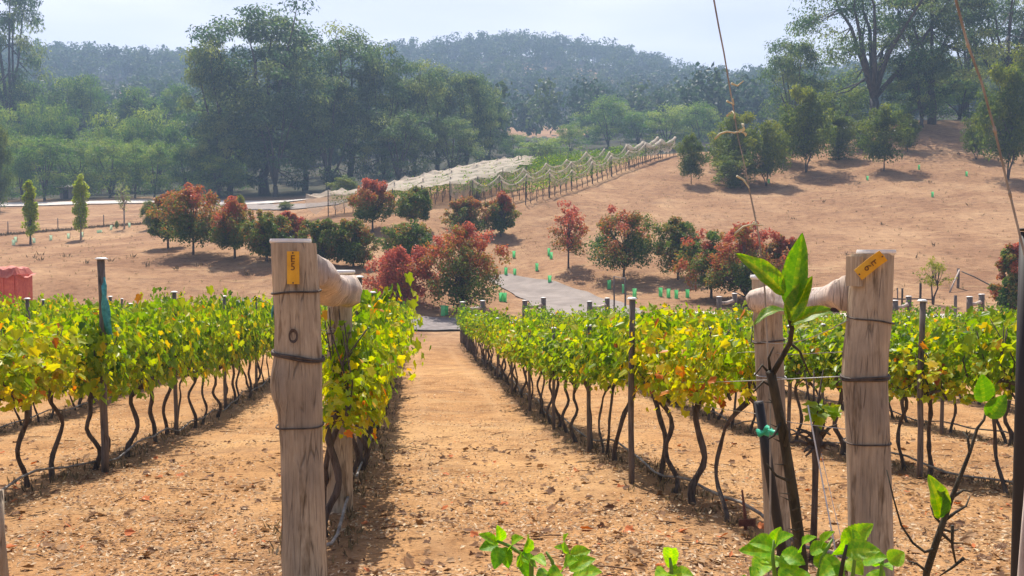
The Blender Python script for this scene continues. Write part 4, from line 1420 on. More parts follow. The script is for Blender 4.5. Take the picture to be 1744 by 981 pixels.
# --- autumn trees below the hill
AUT = [  # u, d, vtop, width px, stem, tint low range, top tint, patch, pw, label
    (330, 59, 318, 125, .2, (.05, .3), .72, .1, .5, 'largest red topped round tree on the left slope'),
    (287, 63, 330, 72, .2, (.1, .3), .55, .05, .5, 'green tree with rusty top tucked left of the largest round tree'),
    (400, 57, 344, 86, .24, (.03, .25), .72, .1, .55, 'dark round tree with red crown right of the largest tree'),
    (455, 55.5, 366, 84, .16, (.26, .48), .12, .12, .5, 'yellow green tree with a reddish side left of the E5 post'),
    (490, 61, 368, 60, .2, (.4, .65), .35, .1, .5, 'reddish thin tree just behind the E5 post top'),
    (548, 55.5, 374, 76, .12, (.26, .48), .06, .05, .5, 'green tree directly right of the E5 post top'),
    (602, 55.5, 378, 76, .12, (.24, .46), .14, .12, .5, 'green tree with one red spire above the brace log'),
    (635, 69, 311, 82, .3, (.03, .22), .85, .05, .5, 'scarlet topped tree in front of the left nets'),
    (706, 69, 326, 76, .2, (.15, .42), .1, .1, .5, 'olive tree below the white nets'),
    (697, 57, 378, 96, .12, (.15, .45), .1, .12, .5, 'olive and rust tree behind the scarlet bush'),
    (682, 48.5, 427, 126, .04, (.72, .95), .08, .05, .4, 'low scarlet bush beyond the end of the E5 row'),
    (787, 47.5, 386, 138, .08, (.1, .36), .6, .12, .42, 'big rust red tree standing over the track'),
    (797, 72, 342, 74, .16, (.12, .35), .4, .1, .5, 'mottled olive tree below the white upright net bundle'),
    (853, 72, 334, 60, .16, (.03, .22), .68, .1, .5, 'small dark tree with a red top beside the netted rows'),
    (968, 60.5, 348, 78, .26, (.42, .66), .5, .15, .45, 'open vase shaped pinkish red tree on the slope'),
    (1063, 57, 358, 132, .2, (.03, .22), .68, .3, .45, 'wide dark tree with a red top left side above the driveway'),
    (1155, 56.5, 374, 84, .16, (.24, .46), .04, .1, .5, 'green spired tree right of the wide dark tree'),
    (1212, 50.5, 392, 108, .18, (.15, .35), .45, .4, .5, 'dark tree with scarlet left flank above the far vines'),
    (1272, 48, 384, 118, .1, (.03, .2), .8, .15, .5, 'dark tree with pink red top left of the lemon leaves'),
    (1330, 50.5, 404, 66, .16, (.25, .5), .5, .1, .5, 'slender reddish tree behind the lemon leaves'),
    (1728, 42.5, 420, 74, .06, (.15, .4), .45, .3, .5, 'brown red shrub at the right edge beyond the vines'),
]
for i, (u, d, vt, wp, stem, tr_, tt_, pa, pw, lab) in enumerate(AUT):
    p = at_ud(u, d)
    p.z = H(p.x, p.y)
    hh = (v_at(p.z, d) - vt + 5) * d / F
    ww = wp * 1.2 * d / F
    stem *= .8
    big_ = wp > 110
    open_ = 'open vase' in lab
    me = sapling(600 + i, hh, ww, stem, 92 if not open_ else 38, 115 if not open_ else 74, .135 if d < 58 else .15, 'maple', 1, (.07, .12), pw, tr_, tt_, .9, 'bark', .07 if not open_ else .06, .35, QV * np.array([.8, 1, 1]), pa)
    rt = thing('autumn_tree', lab, 'tree', p, 'autumn trees along the driveway', 0)
    put('trunk', me[0], rt)
    o = put('crown', me[1], rt)
    o.color = (.5 if 'scarlet bush' in lab or 'pinkish' in lab else .47, 0, 0, 1)

# --- poplars, thin trees and shrubs on the left field
for j, (u, d, vt, wp, lab) in enumerate(((53, 74, 306, 27, 'slim dense yellow green poplar nearest the left edge'), (139, 78, 299, 32, 'looser pale trunked poplar right of the dense one'))):
    p = at_ud(u, d)
    p.z = H(p.x, p.y)
    hh = (v_at(p.z, d) - vt) * d / F
    me = sapling(700 + j, hh, wp * .92 * d / F, .1, 60, 80, .14, 'poplar', 1, (.16, .24), .3, (.25, .6), .2, 1.5, 'pale_bark' if j else 'bark', .085, -.4, QV)
    rt = thing('poplar', lab, 'tree', p, 'poplars on the left field', 0)
    put('trunk', me[0], rt)
    put('crown', me[1], rt)
p = at_ud(213, 85)
p.z = H(p.x, p.y)
hh = (v_at(p.z, 85) - 303) * 85 / F
me = sapling(720, hh, 1.9, .35, 12, 40, .16, 'gum', 1, (.1, .16), .4, (.5, .9), .1, 1.3, 'pale_bark', .07, .2)
rt = thing('bare_tree', 'thin grey nearly bare tree on the left field', 'tree', p)
put('trunk', me[0], rt)
put('crown', me[1], rt)
tree_px(SAP[3], 5, 4, 257, 84, 342, 32, 'shrub', 'small green shrub left of the largest red topped tree', 'shrub')
tree_px(SAP[3], 5, 4, 412, 80, 333, 24, 'shrub', 'small green shrub on the far verge behind the red crowned tree', 'shrub')
tree_px(SAP[2], 5, 4, 487, 92, 343, 30, 'shrub', 'low green shrub beside the side track', 'shrub')
tree_px(SAP[2], 5, 4, 200, 86, 376, 9, 'shrub', 'tiny dark shrub beside the bare tree', 'shrub')
tree_px(SAP[3], 5, 4, 2, 112, 215, 56, 'shrub', 'tall yellow topped shrub cut by the left edge', 'shrub')
tree_px(SAP[2], 5, 4, 588, 104, 300, 62, 'shrub', 'ochre shrub behind the left end of the nets', 'shrub')
# sparse sapling with a forked stem
p = at_ud(1590, 46)
p.z = H(p.x, p.y)
hh = (v_at(p.z, 46) - 438) * 46 / F
me = sapling(730, hh, 1.75, .36, 20, 34, .13, 'wattle', 2, (.1, .17), .5, (.55, .85), .2, .8, 'bark', .04, .4)
rt = thing('gum_sapling', 'sparse bright sapling with forked stem above the right vines', 'young tree', p)
put('trunk', me[0], rt)
put('crown', me[1], rt)

# --- far forest: one mass
ff = G()
r = np.random.default_rng(77)
cnt = 0
cen, cr, ct, base_t = [], [], [], []
while cnt < 3300:
    d = math.sqrt(r.uniform(165 ** 2, 560 ** 2))
    u = r.uniform(-180, 1950)
    x, y = (u - U0) / F * d, d
    if 1180 < u and d < 185:
        continue
    if 860 < u < 1180 and d < 200:
        continue
    if forest_mask(np.array([x]), np.array([y]))[0] < .5:
        continue
    cen.append((x, y))
    cnt += 1
# ridge-top trees that make the broken skyline
for u in np.arange(690, 1225, 4.5):
    d = np.interp(u, [690, 1000, 1240], [520, 512, 470]) + r.uniform(-8, 8)
    cen.append(((u + r.uniform(-4, 4) - U0) / F * d, d))
for u in np.arange(60, 380, 6):
    d = 432 + r.uniform(-8, 8)
    cen.append(((u + r.uniform(-5, 5) - U0) / F * d, d))
for u in np.arange(1232, 1310, 6):
    d = 420 + r.uniform(-6, 6)
    cen.append(((u - U0) / F * d, d))
cen = np.array(cen)
cz = Hs(cen)
n_ = len(cen)
hh = r.uniform(8, 15, n_)
hh[3300:] = r.uniform(7.5, 12, n_ - 3300)
ww = hh * r.uniform(.45, .75, n_)
tt0 = r.uniform(.15, .8, n_)
for lv in range(5):
    a = r.uniform(0, 2 * PI, n_)
    off = ww * .3 * r.random(n_)
    C_ = np.stack([cen[:, 0] + np.cos(a) * off, cen[:, 1] + np.sin(a) * off, cz + hh * np.where(np.arange(n_) < 3300, .42 + .13 * lv, .62 + .085 * lv)], 1)
    clump_leaves(ff, C_, ww * (.36 - .02 * lv), 30, 1.05, tt0, r, .6, .3, QV)
for i in range(n_):
    if i >= 3300:
        ff.tube([(cen[i, 0], cen[i, 1], cz[i] - .5), (cen[i, 0], cen[i, 1], cz[i] + hh[i] * .6)], [.3, .16], 4, 0, 1, False)
kind(ff.build('far_forest', [M['far'], M['gum_bark']]), 'stuff')

# ------------------------------------------------------------------ hillside nets and their posts
for ri, (hx, hy) in enumerate(HB):
    rowlab = ['nearest hillside row', 'second hillside row', 'third hillside row', 'fourth hillside row', 'fifth hillside row', 'sixth hillside row', 'seventh hillside row', 'furthest hillside row'][ri]
    step = 4.1
    tops = []
    for j in range(9):
        s = j * step
        x, y = hx + HDIR[0] * s, hy + HDIR[1] * s
        z = H(x, y)
        ht = 2.0 + .12 * math.sin(j * 2.3 + ri)
        if ri in (0, 1, 3, 6, 7) or j < 2:
            rt = thing('net_post', f'{nth(j + 1)} dark net post from the lower end of the {rowlab}', 'post', (x, y, z), 'posts of the netted hillside rows')
            gg = G()
            gg.tube([(0, 0, -.1), (0, 0, ht * .5), (0, 0, ht)], .042, 7)
            gg.build('post_body', M['bark'], rt)
        tops.append(Vector((x, y, z + ht)))
    gg = G()
    rr3 = np.random.default_rng(ri + 5)
    if ri < 3:   # bunched net slung from post to post in scallops
        for j in range(8):
            a, b2 = tops[j], tops[j + 1]
            if ri == 0 and j == 0:
                continue
            if ri == 2 and j > 5:
                continue
            sag = rr3.uniform(.45, .8) if j < 6 else .5
            fat = .07 if j < 6 else .22
            ss = np.linspace(0, 1, 12)
            pts = [a.lerp(b2, s_) - Vector((0, 0, sag * 4 * s_ * (1 - s_) - .05)) for s_ in ss]
            gg.tube(pts, fat * (1 + .35 * np.sin(ss * 11 + j)), 7, .22)
            # thin curtain below
            V, fs = [], []
            for i_, p in enumerate(pts):
                dz = .3 + .25 * abs(math.sin(i_ * 1.3 + j)) + (.5 if j >= 6 else 0)
                V += [tuple(p), tuple(p - Vector((.05 * math.sin(i_), .08, dz)))]
            fs = [(2 * i_, 2 * i_ + 2, 2 * i_ + 3, 2 * i_ + 1) for i_ in range(len(pts) - 1)]
            gg.add(V, fs, .58 if j < 6 else .12)
        lab = f'cream bird net slung in scallops along the {rowlab}'
    else:        # net spread over the row: a tent with peaks at the posts
        nxt = HB[ri + 1] if ri + 1 < len(HB) else (hx - 1.6, hy - .8)
        slen = {3: 12.0, 4: 18.0, 5: 23.0, 6: 28.0, 7: 32.0}[ri]
        n1, n2 = int(slen), 7
        V = []
        for i_ in range(n1):
            s = i_ / (n1 - 1) * slen
            for q in range(n2):
                f = q / (n2 - 1)
                x = (hx * (1 - f) + nxt[0] * f) + HDIR[0] * s
                y = (hy * (1 - f) + nxt[1] * f) + HDIR[1] * s
                peak = abs(math.sin(PI * s / step)) * .55
                across = 4 * f * (1 - f) * .28
                z = H(x, y) + 2.08 - peak * (.5 + .5 * math.cos(2 * PI * f)) - across + rr3.normal(0, .07)
                V.append((x, y, z))
        fs = [(i_ * n2 + q, (i_ + 1) * n2 + q, (i_ + 1) * n2 + q + 1, i_ * n2 + q + 1) for i_ in range(n1 - 1) for q in range(n2 - 1)]
        gg.add(V, fs, .34, 0, True)
        if ri == 3 or ri >= 6:   # a hanging skirt on the side facing the slope
            V2, f2 = [], []
            for i_ in range(n1 if ri == 3 else 9):
                x, y, z = V[i_ * n2 + (0 if ri == 3 else n2 - 1)]
                V2 += [(x, y, z), (x + .1 * math.sin(i_), y - .15, z - 1.1 - .4 * math.sin(i_ * 1.7))]
            f2 = [(2 * i_, 2 * i_ + 2, 2 * i_ + 3, 2 * i_ + 1) for i_ in range(len(V2) // 2 - 1)]
            gg.add(V2, f2, .55)
        lab = f'pale bird net spread over the {rowlab}'
    tag(gg.build('bird_net', M['net']), lab, 'net', 'bird nets on the hillside rows')
# gathered net hanging like a white sheet
p = at_ud(812, 83)
p.z = H(p.x, p.y)
gg = G()
for q in range(5):
    a = q * 1.2
    gg.tube([p + Vector((.12 * math.cos(a), .12 * math.sin(a), 1.9)), p + Vector((.2 * math.cos(a), .2 * math.sin(a), 1.3)), p + Vector((.26 * math.cos(a), .26 * math.sin(a), .6)), p + Vector((.3 * math.cos(a), .3 * math.sin(a), .05))], [.08, .17, .2, .18], 7, .02)
tag(gg.build('net_bundle', M['net']), 'white net bundle hanging upright like a sheet by the hillside rows', 'net')

# ------------------------------------------------------------------ tree guards


def guard_mesh(m_, h=.48):
    gg = G()
    V = []
    for z, s_ in ((0, .13), (h * .5, .125), (h, .14)):
        for a in (PI / 2, PI / 2 + 2 * PI / 3, PI / 2 + 4 * PI / 3):
            V.append((math.cos(a) * s_, math.sin(a) * s_, z))
    fs = [(i * 3 + j, i * 3 + (j + 1) % 3, (i + 1) * 3 + (j + 1) % 3, (i + 1) * 3 + j) for i in range(2) for j in range(3)]
    gg.add(V, fs, .5)
    st = G()
    st.tube([(.11, .06, -.1), (.11, .06, h + .14)], .012, 5)
    return gg.mesh('sleeve', m_), st.mesh('stake', M['stake'])


GM, GP = guard_mesh(M['guard']), guard_mesh(M['guard_pale'], .42)
GUARD = [(755, 538, 46.5, 'green tree guard at the track edge, left of a touching pair'), (761, 538, 46.7, 'green tree guard at the track edge, right of a touching pair'),
         (852, 508, 51, 'left green guard of two on the bank under the rust red tree'), (860, 510, 51, 'right green guard of two on the bank under the rust red tree'),
         (861, 470, 61.6, 'green guard at the left top edge of the driveway bend'), (876, 470, 61.6, 'green guard just right of the driveway bend edge'), (875, 440, 66, 'green guard on the slope above the driveway bend'),
         (915, 458, 62, 'green guard alone between the bend and the pinkish tree'), (936, 482, 58, 'green guard low beside the driveway below pinkish tree'),
         (934, 418, 66, 'upper guard of the pair left of the pinkish tree'), (939, 424, 65, 'lower guard of the pair left of the pinkish tree'),
         (1037, 497, 55, 'green guard in the shade of the wide dark tree'), (1063, 503, 53.5, 'green guard against the wide dark tree trunk'), (1081, 510, 52, 'green guard right of the thin timber frame'),
         (1126, 508, 52, 'green guard below the green spired tree'), (1138, 510, 51.5, 'green guard close right of the one below the spired tree'), (1153, 515, 51, 'green guard second from the scarlet flanked tree'), (1172, 513, 51, 'green guard nearest the scarlet flanked tree'),
         (1475, 312, 87, 'green guard on the slope below the round sapling'), (1562, 288, 89, 'green guard right of the round hillside sapling'), (1643, 300, 86, 'green guard below the small dark sapling on the hill'), (1586, 339, 79, 'lowest green guard on the bare right slope'), (1308, 304, 90, 'green guard among the hillside sapling clump')]
for u, v, d, lab in GUARD:
    p = at_ud(u, d)
    p.z = H(p.x, p.y)
    rt = thing('tree_guard', lab, 'tree guard', p, 'green tree guards', random.uniform(0, 2))
    hsc = 1.0 if d < 70 else .85
    rt.scale = (hsc, hsc, hsc * random.uniform(.9, 1.1))
    put('sleeve', GM[0], rt)
    put('stake', GM[1], rt)
for u, d, lab in ((28, 74.5, 'upper pale guard near the left edge'), (24, 72, 'lower pale guard near the left edge'), (59, 75, 'pale guard touching the dense poplar'), (88, 77.5, 'first pale guard between the two poplars from the left'), (118, 79, 'second pale guard between the two poplars from the left'),
                  (141, 80, 'pale guard behind the looser poplar trunk'), (166, 82.5, 'fallen looking pale guard right of the looser poplar'), (190, 84.5, 'pale guard left of the thin bare tree'), (222, 87, 'pale guard right of the thin bare tree')):
    p = at_ud(u, d)
    p.z = H(p.x, p.y)
    rt = thing('tree_guard', lab, 'tree guard', p, 'pale tree guards along the left fence', random.uniform(0, 2))
    if 'fallen' in lab:
        rt.rotation_euler = (0, 1.4, .3)
        rt.location.z += .12
    put('sleeve', GP[0], rt)
    put('stake', GP[1], rt)

# ------------------------------------------------------------------ left field: fence, shed, red covered bin
rt = thing('wire_fence', 'low wire fence crossing the left field behind the poplars', 'fence', at_ud(100, 82))
rt.location.z = H(rt.location.x, rt.location.y)
fp = []
for i, u in enumerate((-60, 15, 100, 178, 255)):
    d = 79 + (u + 60) * .038
    p = at_ud(u, d)
    p.z = H(p.x, p.y)
    fp.append(p)
    gg = G()
    gg.tube([p + Vector((0, 0, -.1)), p + Vector((0, 0, 1.15))], .045, 6)
    gg.build('fence_post', M['stake'], rt, rt.location)
for hgt in (.35, .7, 1.0):
    gg = G()
    pts = []
    for a, b2 in zip(fp, fp[1:]):
        pts += [a.lerp(b2, s_) for s_ in (0, .25, .5, .75)]
    pts.append(fp[-1])
    gg.tube([Vector((p.x, p.y, H(p.x, p.y) + hgt)) for p in pts], .007, 4)
    gg.build('fence_wire', M['wire'], rt, rt.location)
# dry weeds: fence line, slopes, tufts
wd = G()


def tufts(pts, n_each, size, r, t0=(.1, .5)):
    C_ = np.repeat(np.asarray(pts), n_each, 0)
    n2 = len(C_)
    nrm = np.stack([r.normal(0, 1, n2), r.normal(0, 1, n2), r.normal(0, .3, n2)], 1)
    tip = np.stack([r.normal(0, .45, n2), r.normal(0, .45, n2), np.ones(n2)], 1)
    C_ = C_ + np.stack([r.normal(0, size * .3, n2), r.normal(0, size * .3, n2), np.zeros(n2)], 1)
    wd.inst(SV * np.array([.5, 1, .2]), QF, frames(nrm, tip, size * r.uniform(.5, 1.2, n2)), C_, r.uniform(*t0, n2))


pts = []
for s in np.linspace(0, 1, 260):
    u = -80 + 340 * s
    d = 78.6 + (u + 60) * .038 + r.normal(0, .25)
    pts.append(((u - U0) / F * d, d))
pts = np.array(pts)
tufts(np.concatenate([pts, Hg(pts)[:, None]], 1), 9, .3, r, (.0, .3))
pts = np.stack([r.uniform(-40, 46, 2600), r.uniform(40, 100, 2600)], 1)
uu = pts[:, 0] / pts[:, 1] * F + U0
keep = ~((uu > 800) & (uu < 1080) & (pts[:, 1] < 66)) & ~(pts[:, 1] < 46)
pts = pts[keep]
tufts(np.concatenate([pts, Hg(pts)[:, None]], 1), 5, .16, r, (.2, .95))
spots = [(71, 62), (111, 60), (71, 58), (187, 57), (150, 56), (250, 55), (300, 54), (230, 58), (340, 55), (60, 60), (420, 52.5), (1590, 62), (1500, 70), (1650, 75), (1400, 80), (1560, 58), (1440, 60), (1350, 74), (1580, 84), (1600, 97), (1630, 95)]
pts = np.array([((u - U0) / F * d, d) for u, d in spots])
tufts(np.concatenate([pts, Hg(pts)[:, None]], 1), 9, .34, r, (.0, .35))
# weeds under the vine rows
lst = []
for k, (d0, d1) in ROW_SPAN.items():
    n2 = int((d1 - d0) * 16)
    dd = d0 - 1 + (d1 - d0 + 1) * r.random(n2)
    xy = np.array([row_pt(k, d) for d in dd]) + np.stack([r.normal(0, .13, n2), np.zeros(n2)], 1)
    lst.append(xy)
pts = np.concatenate(lst)
tufts(np.concatenate([pts, Hg(pts)[:, None]], 1), 5, .075, r, (.0, .5))
kind(wd.build('dry_grass', M['dry']), 'stuff')

p = at_ud(117, 131)
p.z = H(p.x, p.y)
rt = thing('shed', 'small shed with pale roof at the wood edge beyond the far road', 'shed', p)
gg = G()
gg.box(p + Vector((0, 0, .8)), (1.5, 1.3, 1.6))
gg.build('wall', M['shed'], rt, rt.location)
gg = G()
gg.box(p + Vector((-.1, -.1, 1.75)), (2.0, 1.9, .09), 0, 0, 0, .22)
gg.build('roof', M['shed_roof'], rt, rt.location)
gg = G()
gg.box(p + Vector((.1, -.67, .62)), (.7, .05, 1.2))
gg.build('door', M['iron'], rt, rt.location)

p = at_ud(7, 42)
p.z = H(p.x, p.y)
rt = thing('field_bin', 'red field bin with crumpled dusty cover beyond the left vines', 'bin', p)
topz = P(0, 454, 42).z
botz = p.z
hb = topz - botz
gg = G()
wb = 1.85
gg.box(p + Vector((0, 0, hb * .44)), (wb, 1.3, hb * .88))
gg.build('bin_wall', M['red'], rt, rt.location)
for x in (-.9, -.3, .3, .78, .93):
    gg = G()
    gg.box(p + Vector((x, -.67, hb * .43)), (.055, .05, hb * .85))
    gg.build('rib', M['red'], rt, rt.location)
V, fs = [], []
nx, ny = 16, 8
rr4 = np.random.default_rng(4)
for i in range(nx + 1):
    for j in range(ny + 1):
        fx_, fy_ = i / nx - .5, j / ny - .5
        edge = max(abs(fx_), abs(fy_)) > .42
        V.append((p.x + fx_ * (wb + .25), p.y + fy_ * 1.6, p.z + hb * (.86 if edge else .97) + rr4.normal(0, .035) + .1 * math.sin(fx_ * 9) * math.cos(fy_ * 5)))
fs = [(i * (ny + 1) + j, (i + 1) * (ny + 1) + j, (i + 1) * (ny + 1) + j + 1, i * (ny + 1) + j + 1) for i in range(nx) for j in range(ny)]
gg = G()
gg.add(V, fs, 0, 0, False)
gg.build('cover', M['red_dusty'], rt, rt.location)

# right-hand fence remnants and pipes
for (u, d, vt, lab, rr_) in ((1529, 45, 490, 'thin iron picket by the right fence pipe', .03), (1537, 46, 491, 'short rusty fence post left of the forked sapling', .05), (1568, 47, 482, 'reddish fence post just left of the forked sapling', .06), (1632, 50, 457, 'dark fence post with a leaning pale prop', .075),
                             (1628, 41, 503, 'tall dark post above the far row ends on the right', .07), (1586, 40, 537, 'thin stake between the two right brace logs', .035), (1700, 39, 537, 'thin stake under the right edge shrub', .035), (1046, 47, 470, 'dark upright of the thin timber frame', .04), (1065, 47.2, 472, 'brown upright of the thin timber frame', .05)):
    p = at_ud(u, d)
    p.z = H(p.x, p.y)
    rt = thing('fence_post', lab, 'post', p, 'odd fence posts beyond the vines')
    hh = max(.5, P(u, vt, d).z - p.z)
    gg = G()
    zz = np.linspace(-.1, hh, 5)
    gg.tube(np.stack([.01 * np.sin(zz * 3), 0 * zz, zz], 1), rr_, 8)
    gg.build('post_body', M['stake'] if 'dark' in lab or 'thin' in lab else M['bark'], rt)
gg = G()
gg.tube([P(1046, 471, 47), P(1065, 474, 47.2)], .03, 6)
tag(gg.build('frame_rail', M['strut']), 'pale cross rail of the thin timber frame by the driveway', 'rail')
a = at_ud(1632, 50)
gg = G()
a.z = H(a.x, a.y)
b_ = at_ud(1618, 49)
b_.z = H(b_.x, b_.y)
gg.tube([b_, a + Vector((0, -.12, .95))], [.05, .04], 7)
tag(gg.build('prop_pole', M['strut']), 'pale leaning prop against the dark fence post', 'prop')
for pts, lab in ((((1512, 45), (1540, 45.6), (1565, 46.2), (1592, 47)), 'rusty pipe lying from the tilted-tag post to the forked sapling'), (((1638, 50), (1660, 49.5), (1680, 49), (1705, 48.3)), 'rusty pipe running from the propped post towards the edge shrub')):
    gg = G()
    q = []
    for i, (u, d) in enumerate(pts):
        p = at_ud(u, d)
        p.z = H(p.x, p.y) + (.5 - .13 * i if 'forked' in lab else .85 - .22 * i)
        q.append(p)
    gg.tube(q, .035, 7)
    tag(gg.build('pipe', M['wire']), lab, 'pipe')

# ------------------------------------------------------------------ foreground plants


def lamina(gg, A_, B_, width, up, curl=.0, fold=.25, tint=.5, serr=0.0, ns=14, nt_=6, twist=0.0, mat_=0):
    """a leaf blade from A to B with a folded midrib, curled along its length"""
    A_, B_, up = Vector(A_), Vector(B_), Vector(up)
    ax = (B_ - A_)
    ln = ax.length
    dirv = ax.normalized()
    n0 = (up - dirv * up.dot(dirv)).normalized()
    V, fs, tn_ = [], [], []
    for i in range(ns + 1):
        s = i / ns
        tw = twist * s
        n1 = (Matrix.Rotation(tw, 3, dirv) @ n0)
        side = dirv.cross(n1)
        wv = math.sin(PI * min(1, .03 + .97 * s) ** .82) ** .75 * (1 - .25 * s) * 1.12
        if serr:
            wv *= 1 + serr * (1 if i % 2 else -1)
        c_ = A_ + ax * s + n1 * (curl * ln * math.sin(PI * s))
        for j in range(nt_ + 1):
            tq = j / nt_ * 2 - 1
            off = abs(tq) ** 1.3 * fold * width * .5 * wv
            rip = .012 * ln * math.sin(s * 17 + tq * 4) * abs(tq)
            V.append(tuple(c_ + side * (tq * width * .5 * wv) + n1 * (off + rip)))
    for i in range(ns):
        for j in range(nt_):
            a = i * (nt_ + 1) + j
            fs.append((a, a + 1, a + nt_ + 2, a + nt_ + 1))
            mid_ = abs((j + .5) / nt_ * 2 - 1)
            vein = .17 if (i - int(mid_ * nt_ / 2)) % 4 == 0 else -.03
            tn_.append(min(1, max(0, tint + (.22 if mid_ < .2 else 0) + vein + (.18 if mid_ > .8 else 0))))
    gg.add(V, fs, tn_, mat_, True)


SB = base_of(1372, 1.85)
rt = thing('lemon_sapling', 'lemon sapling with five large backlit leaves against the right posts', 'sapling', SB)
D1 = 1.75
gg = G()
gg.tube([SB + Vector((0, 0, -.03)), P(1366, 960, 1.84), P(1352, 850, 1.82), P(1336, 750, 1.8), P(1320, 670, 1.79), P(1312, 632, 1.78)], [.0135, .012, .0105, .0095, .0092, .0095], 9)
gg.tube([P(1314, 640, 1.78), P(1330, 612, 1.77), P(1345, 585, 1.76), P(1349, 560, 1.75), P(1343, 535, 1.75), P(1338, 515, D1)], [.006, .0055, .005, .0048, .0042, .003], 8)
for a, b2, c_ in (((1345, 583), (1362, 598), (1380, 640)), ((1314, 640), (1298, 622), (1285, 640)), ((1330, 720), (1318, 742), (1308, 748)), ((1345, 820), (1322, 810), (1306, 790)), ((1318, 660), (1300, 650), (1283, 668)), ((1312, 634), (1309, 610), (1318, 590)), ((1337, 760), (1342, 735), (1330, 700))):
    gg.tube([P(*a, 1.79), P(*b2, 1.785), P(*c_, 1.78)], [.0035, .0025, .0014], 6)
rq = np.random.default_rng(9)
for q in range(16):
    s = rq.uniform(.1, .95)
    v0_ = 640 + 300 * s
    u0_ = 1313 + 50 * s ** 1.2
    sd = rq.choice([-1, 1])
    gg.tube([P(u0_, v0_, 1.8), P(u0_ + sd * rq.uniform(10, 18), v0_ - rq.uniform(0, 9), 1.79)], [.0018, .0004], 5)
gg.build('stem', M['lemon_bark'], rt, SB)
LEM = [((1336, 500), (1253, 432), 50, (.3, -1, .5), .05, .35, .55, 0), ((1347, 522), (1367, 396), 54, (-.8, -.8, .1), -.04, .5, .35, .25), ((1344, 545), (1384, 470), 42, (-.6, -.9, .2), .05, .4, .6, 0),
       ((1347, 552), (1428, 529), 34, (0, -.75, .8), .12, .4, .6, 0), ((1338, 528), (1284, 554), 32, (-.2, -.4, 1), .14, .35, .45, 0), ((1352, 562), (1384, 556), 13, (0, -.5, 1), .1, .3, .95, 0)]
for a, b2, wpx, up, cu, fo_, ti, tw in LEM:
    gg = G()
    lamina(gg, P(*a, D1 - .005), P(*b2, D1 - .02), wpx * .86 * D1 / F, up, cu, fo_, ti, .012, 32, 10, tw)
    gg.build('leaf', M['lemon'], rt, SB)
gg = G()
lamina(gg, P(1412, 532, D1 - .021), P(1431, 532, D1 - .024), 14 * D1 / F, (0, -.75, .8), .1, .4, .5)
gg.build('withered_tip', M['dead_leaf'], rt, SB)

SB2 = base_of(1310, 2.0)
rt = thing('support_stake', 'dark round stake leaning beside the lemon sapling stem', 'stake', SB2)
gg = G()
gg.tube([SB2 + Vector((.03, 0, -.05)), P(1331, 930, 2.0), P(1310, 800, 2.0), P(1292, 684, 2.0)], .0105, 10)
gg.build('stake_body', M['iron'], rt, SB2)
gg = G()
for q in range(4):
    gg.tube([P(1289 + q, 733 + 3 * q, 1.985 - .003 * q), P(1310, 741 - 3 * q, 1.96), P(1329 - 2 * q, 732 + 2 * q, 1.8)], .004, 6)
gg.tube([P(1300, 735, 1.97), P(1307, 729, 1.965), P(1316, 733, 1.94)], [.003, .007, .003], 6)
tag(gg.build('plant_tie', M['green_tie']), 'bright green tape tie joining the lemon stem to its stake', 'tie')

# twiggy young tree on the right
SB3 = base_of(1560, 1.9)
rt = thing('lemon_sapling', 'spindly twiggy sapling with five leaves by the right edge', 'sapling', SB3)
D3 = 1.8
gg = G()
gg.tube([SB3 + Vector((0, 0, -.03)), P(1578, 975, 1.84), P(1594, 925, D3), P(1606, 890, D3), P(1620, 850, D3), P(1640, 800, D3), P(1652, 770, D3), P(1664, 730, D3), P(1676, 715, D3), P(1681, 690, D3)], [.0075, .007, .0066, .006, .0048, .004, .0034, .003, .0024, .0016], 8)
for br in (((1592, 935), (1575, 940), (1555, 925), (1535, 895), (1522, 850), (1510, 800)), ((1610, 885), (1628, 872), (1645, 862), (1652, 845)), ((1600, 905), (1622, 925), (1640, 925)), ((1622, 895), (1622, 930), (1628, 960), (1642, 950)), ((1606, 895), (1592, 880), (1584, 860)),
           ((1600, 900), (1618, 905), (1632, 902)), ((1580, 975), (1562, 960), (1545, 955)), ((1642, 950), (1620, 968), (1600, 981)), ((1652, 770), (1648, 745), (1640, 735)), ((1624, 845), (1640, 835), (1656, 838))):
    gg.tube([P(u, v, D3 + .01 * i) for i, (u, v) in enumerate(br)], np.linspace(.0036, .0012, len(br)), 6)
gg.build('stem', M['lemon_bark'], rt, SB3)
for a, b2, wpx, up, cu, fo_, ti in (((1602, 880), (1580, 808), 44, (.35, -1, .2), .06, .3, .62), ((1601, 882), (1606, 838), 30, (.5, -.8, .2), .05, .4, .25), ((1597, 828), (1604, 845), 16, (.2, -1, .4), .1, .3, .95),
                                   ((1676, 684), (1672, 637), 38, (0, -1, .25), -.05, .3, .35), ((1683, 710), (1714, 672), 32, (-.3, -1, .3), .06, .35, .4)):
    gg = G()
    lamina(gg, P(*a, D3 - .005), P(*b2, D3 - .02), wpx * D3 / F, up, cu, fo_, ti, .012, 28, 10)
    gg.build('leaf', M['lemon'], rt, SB3)

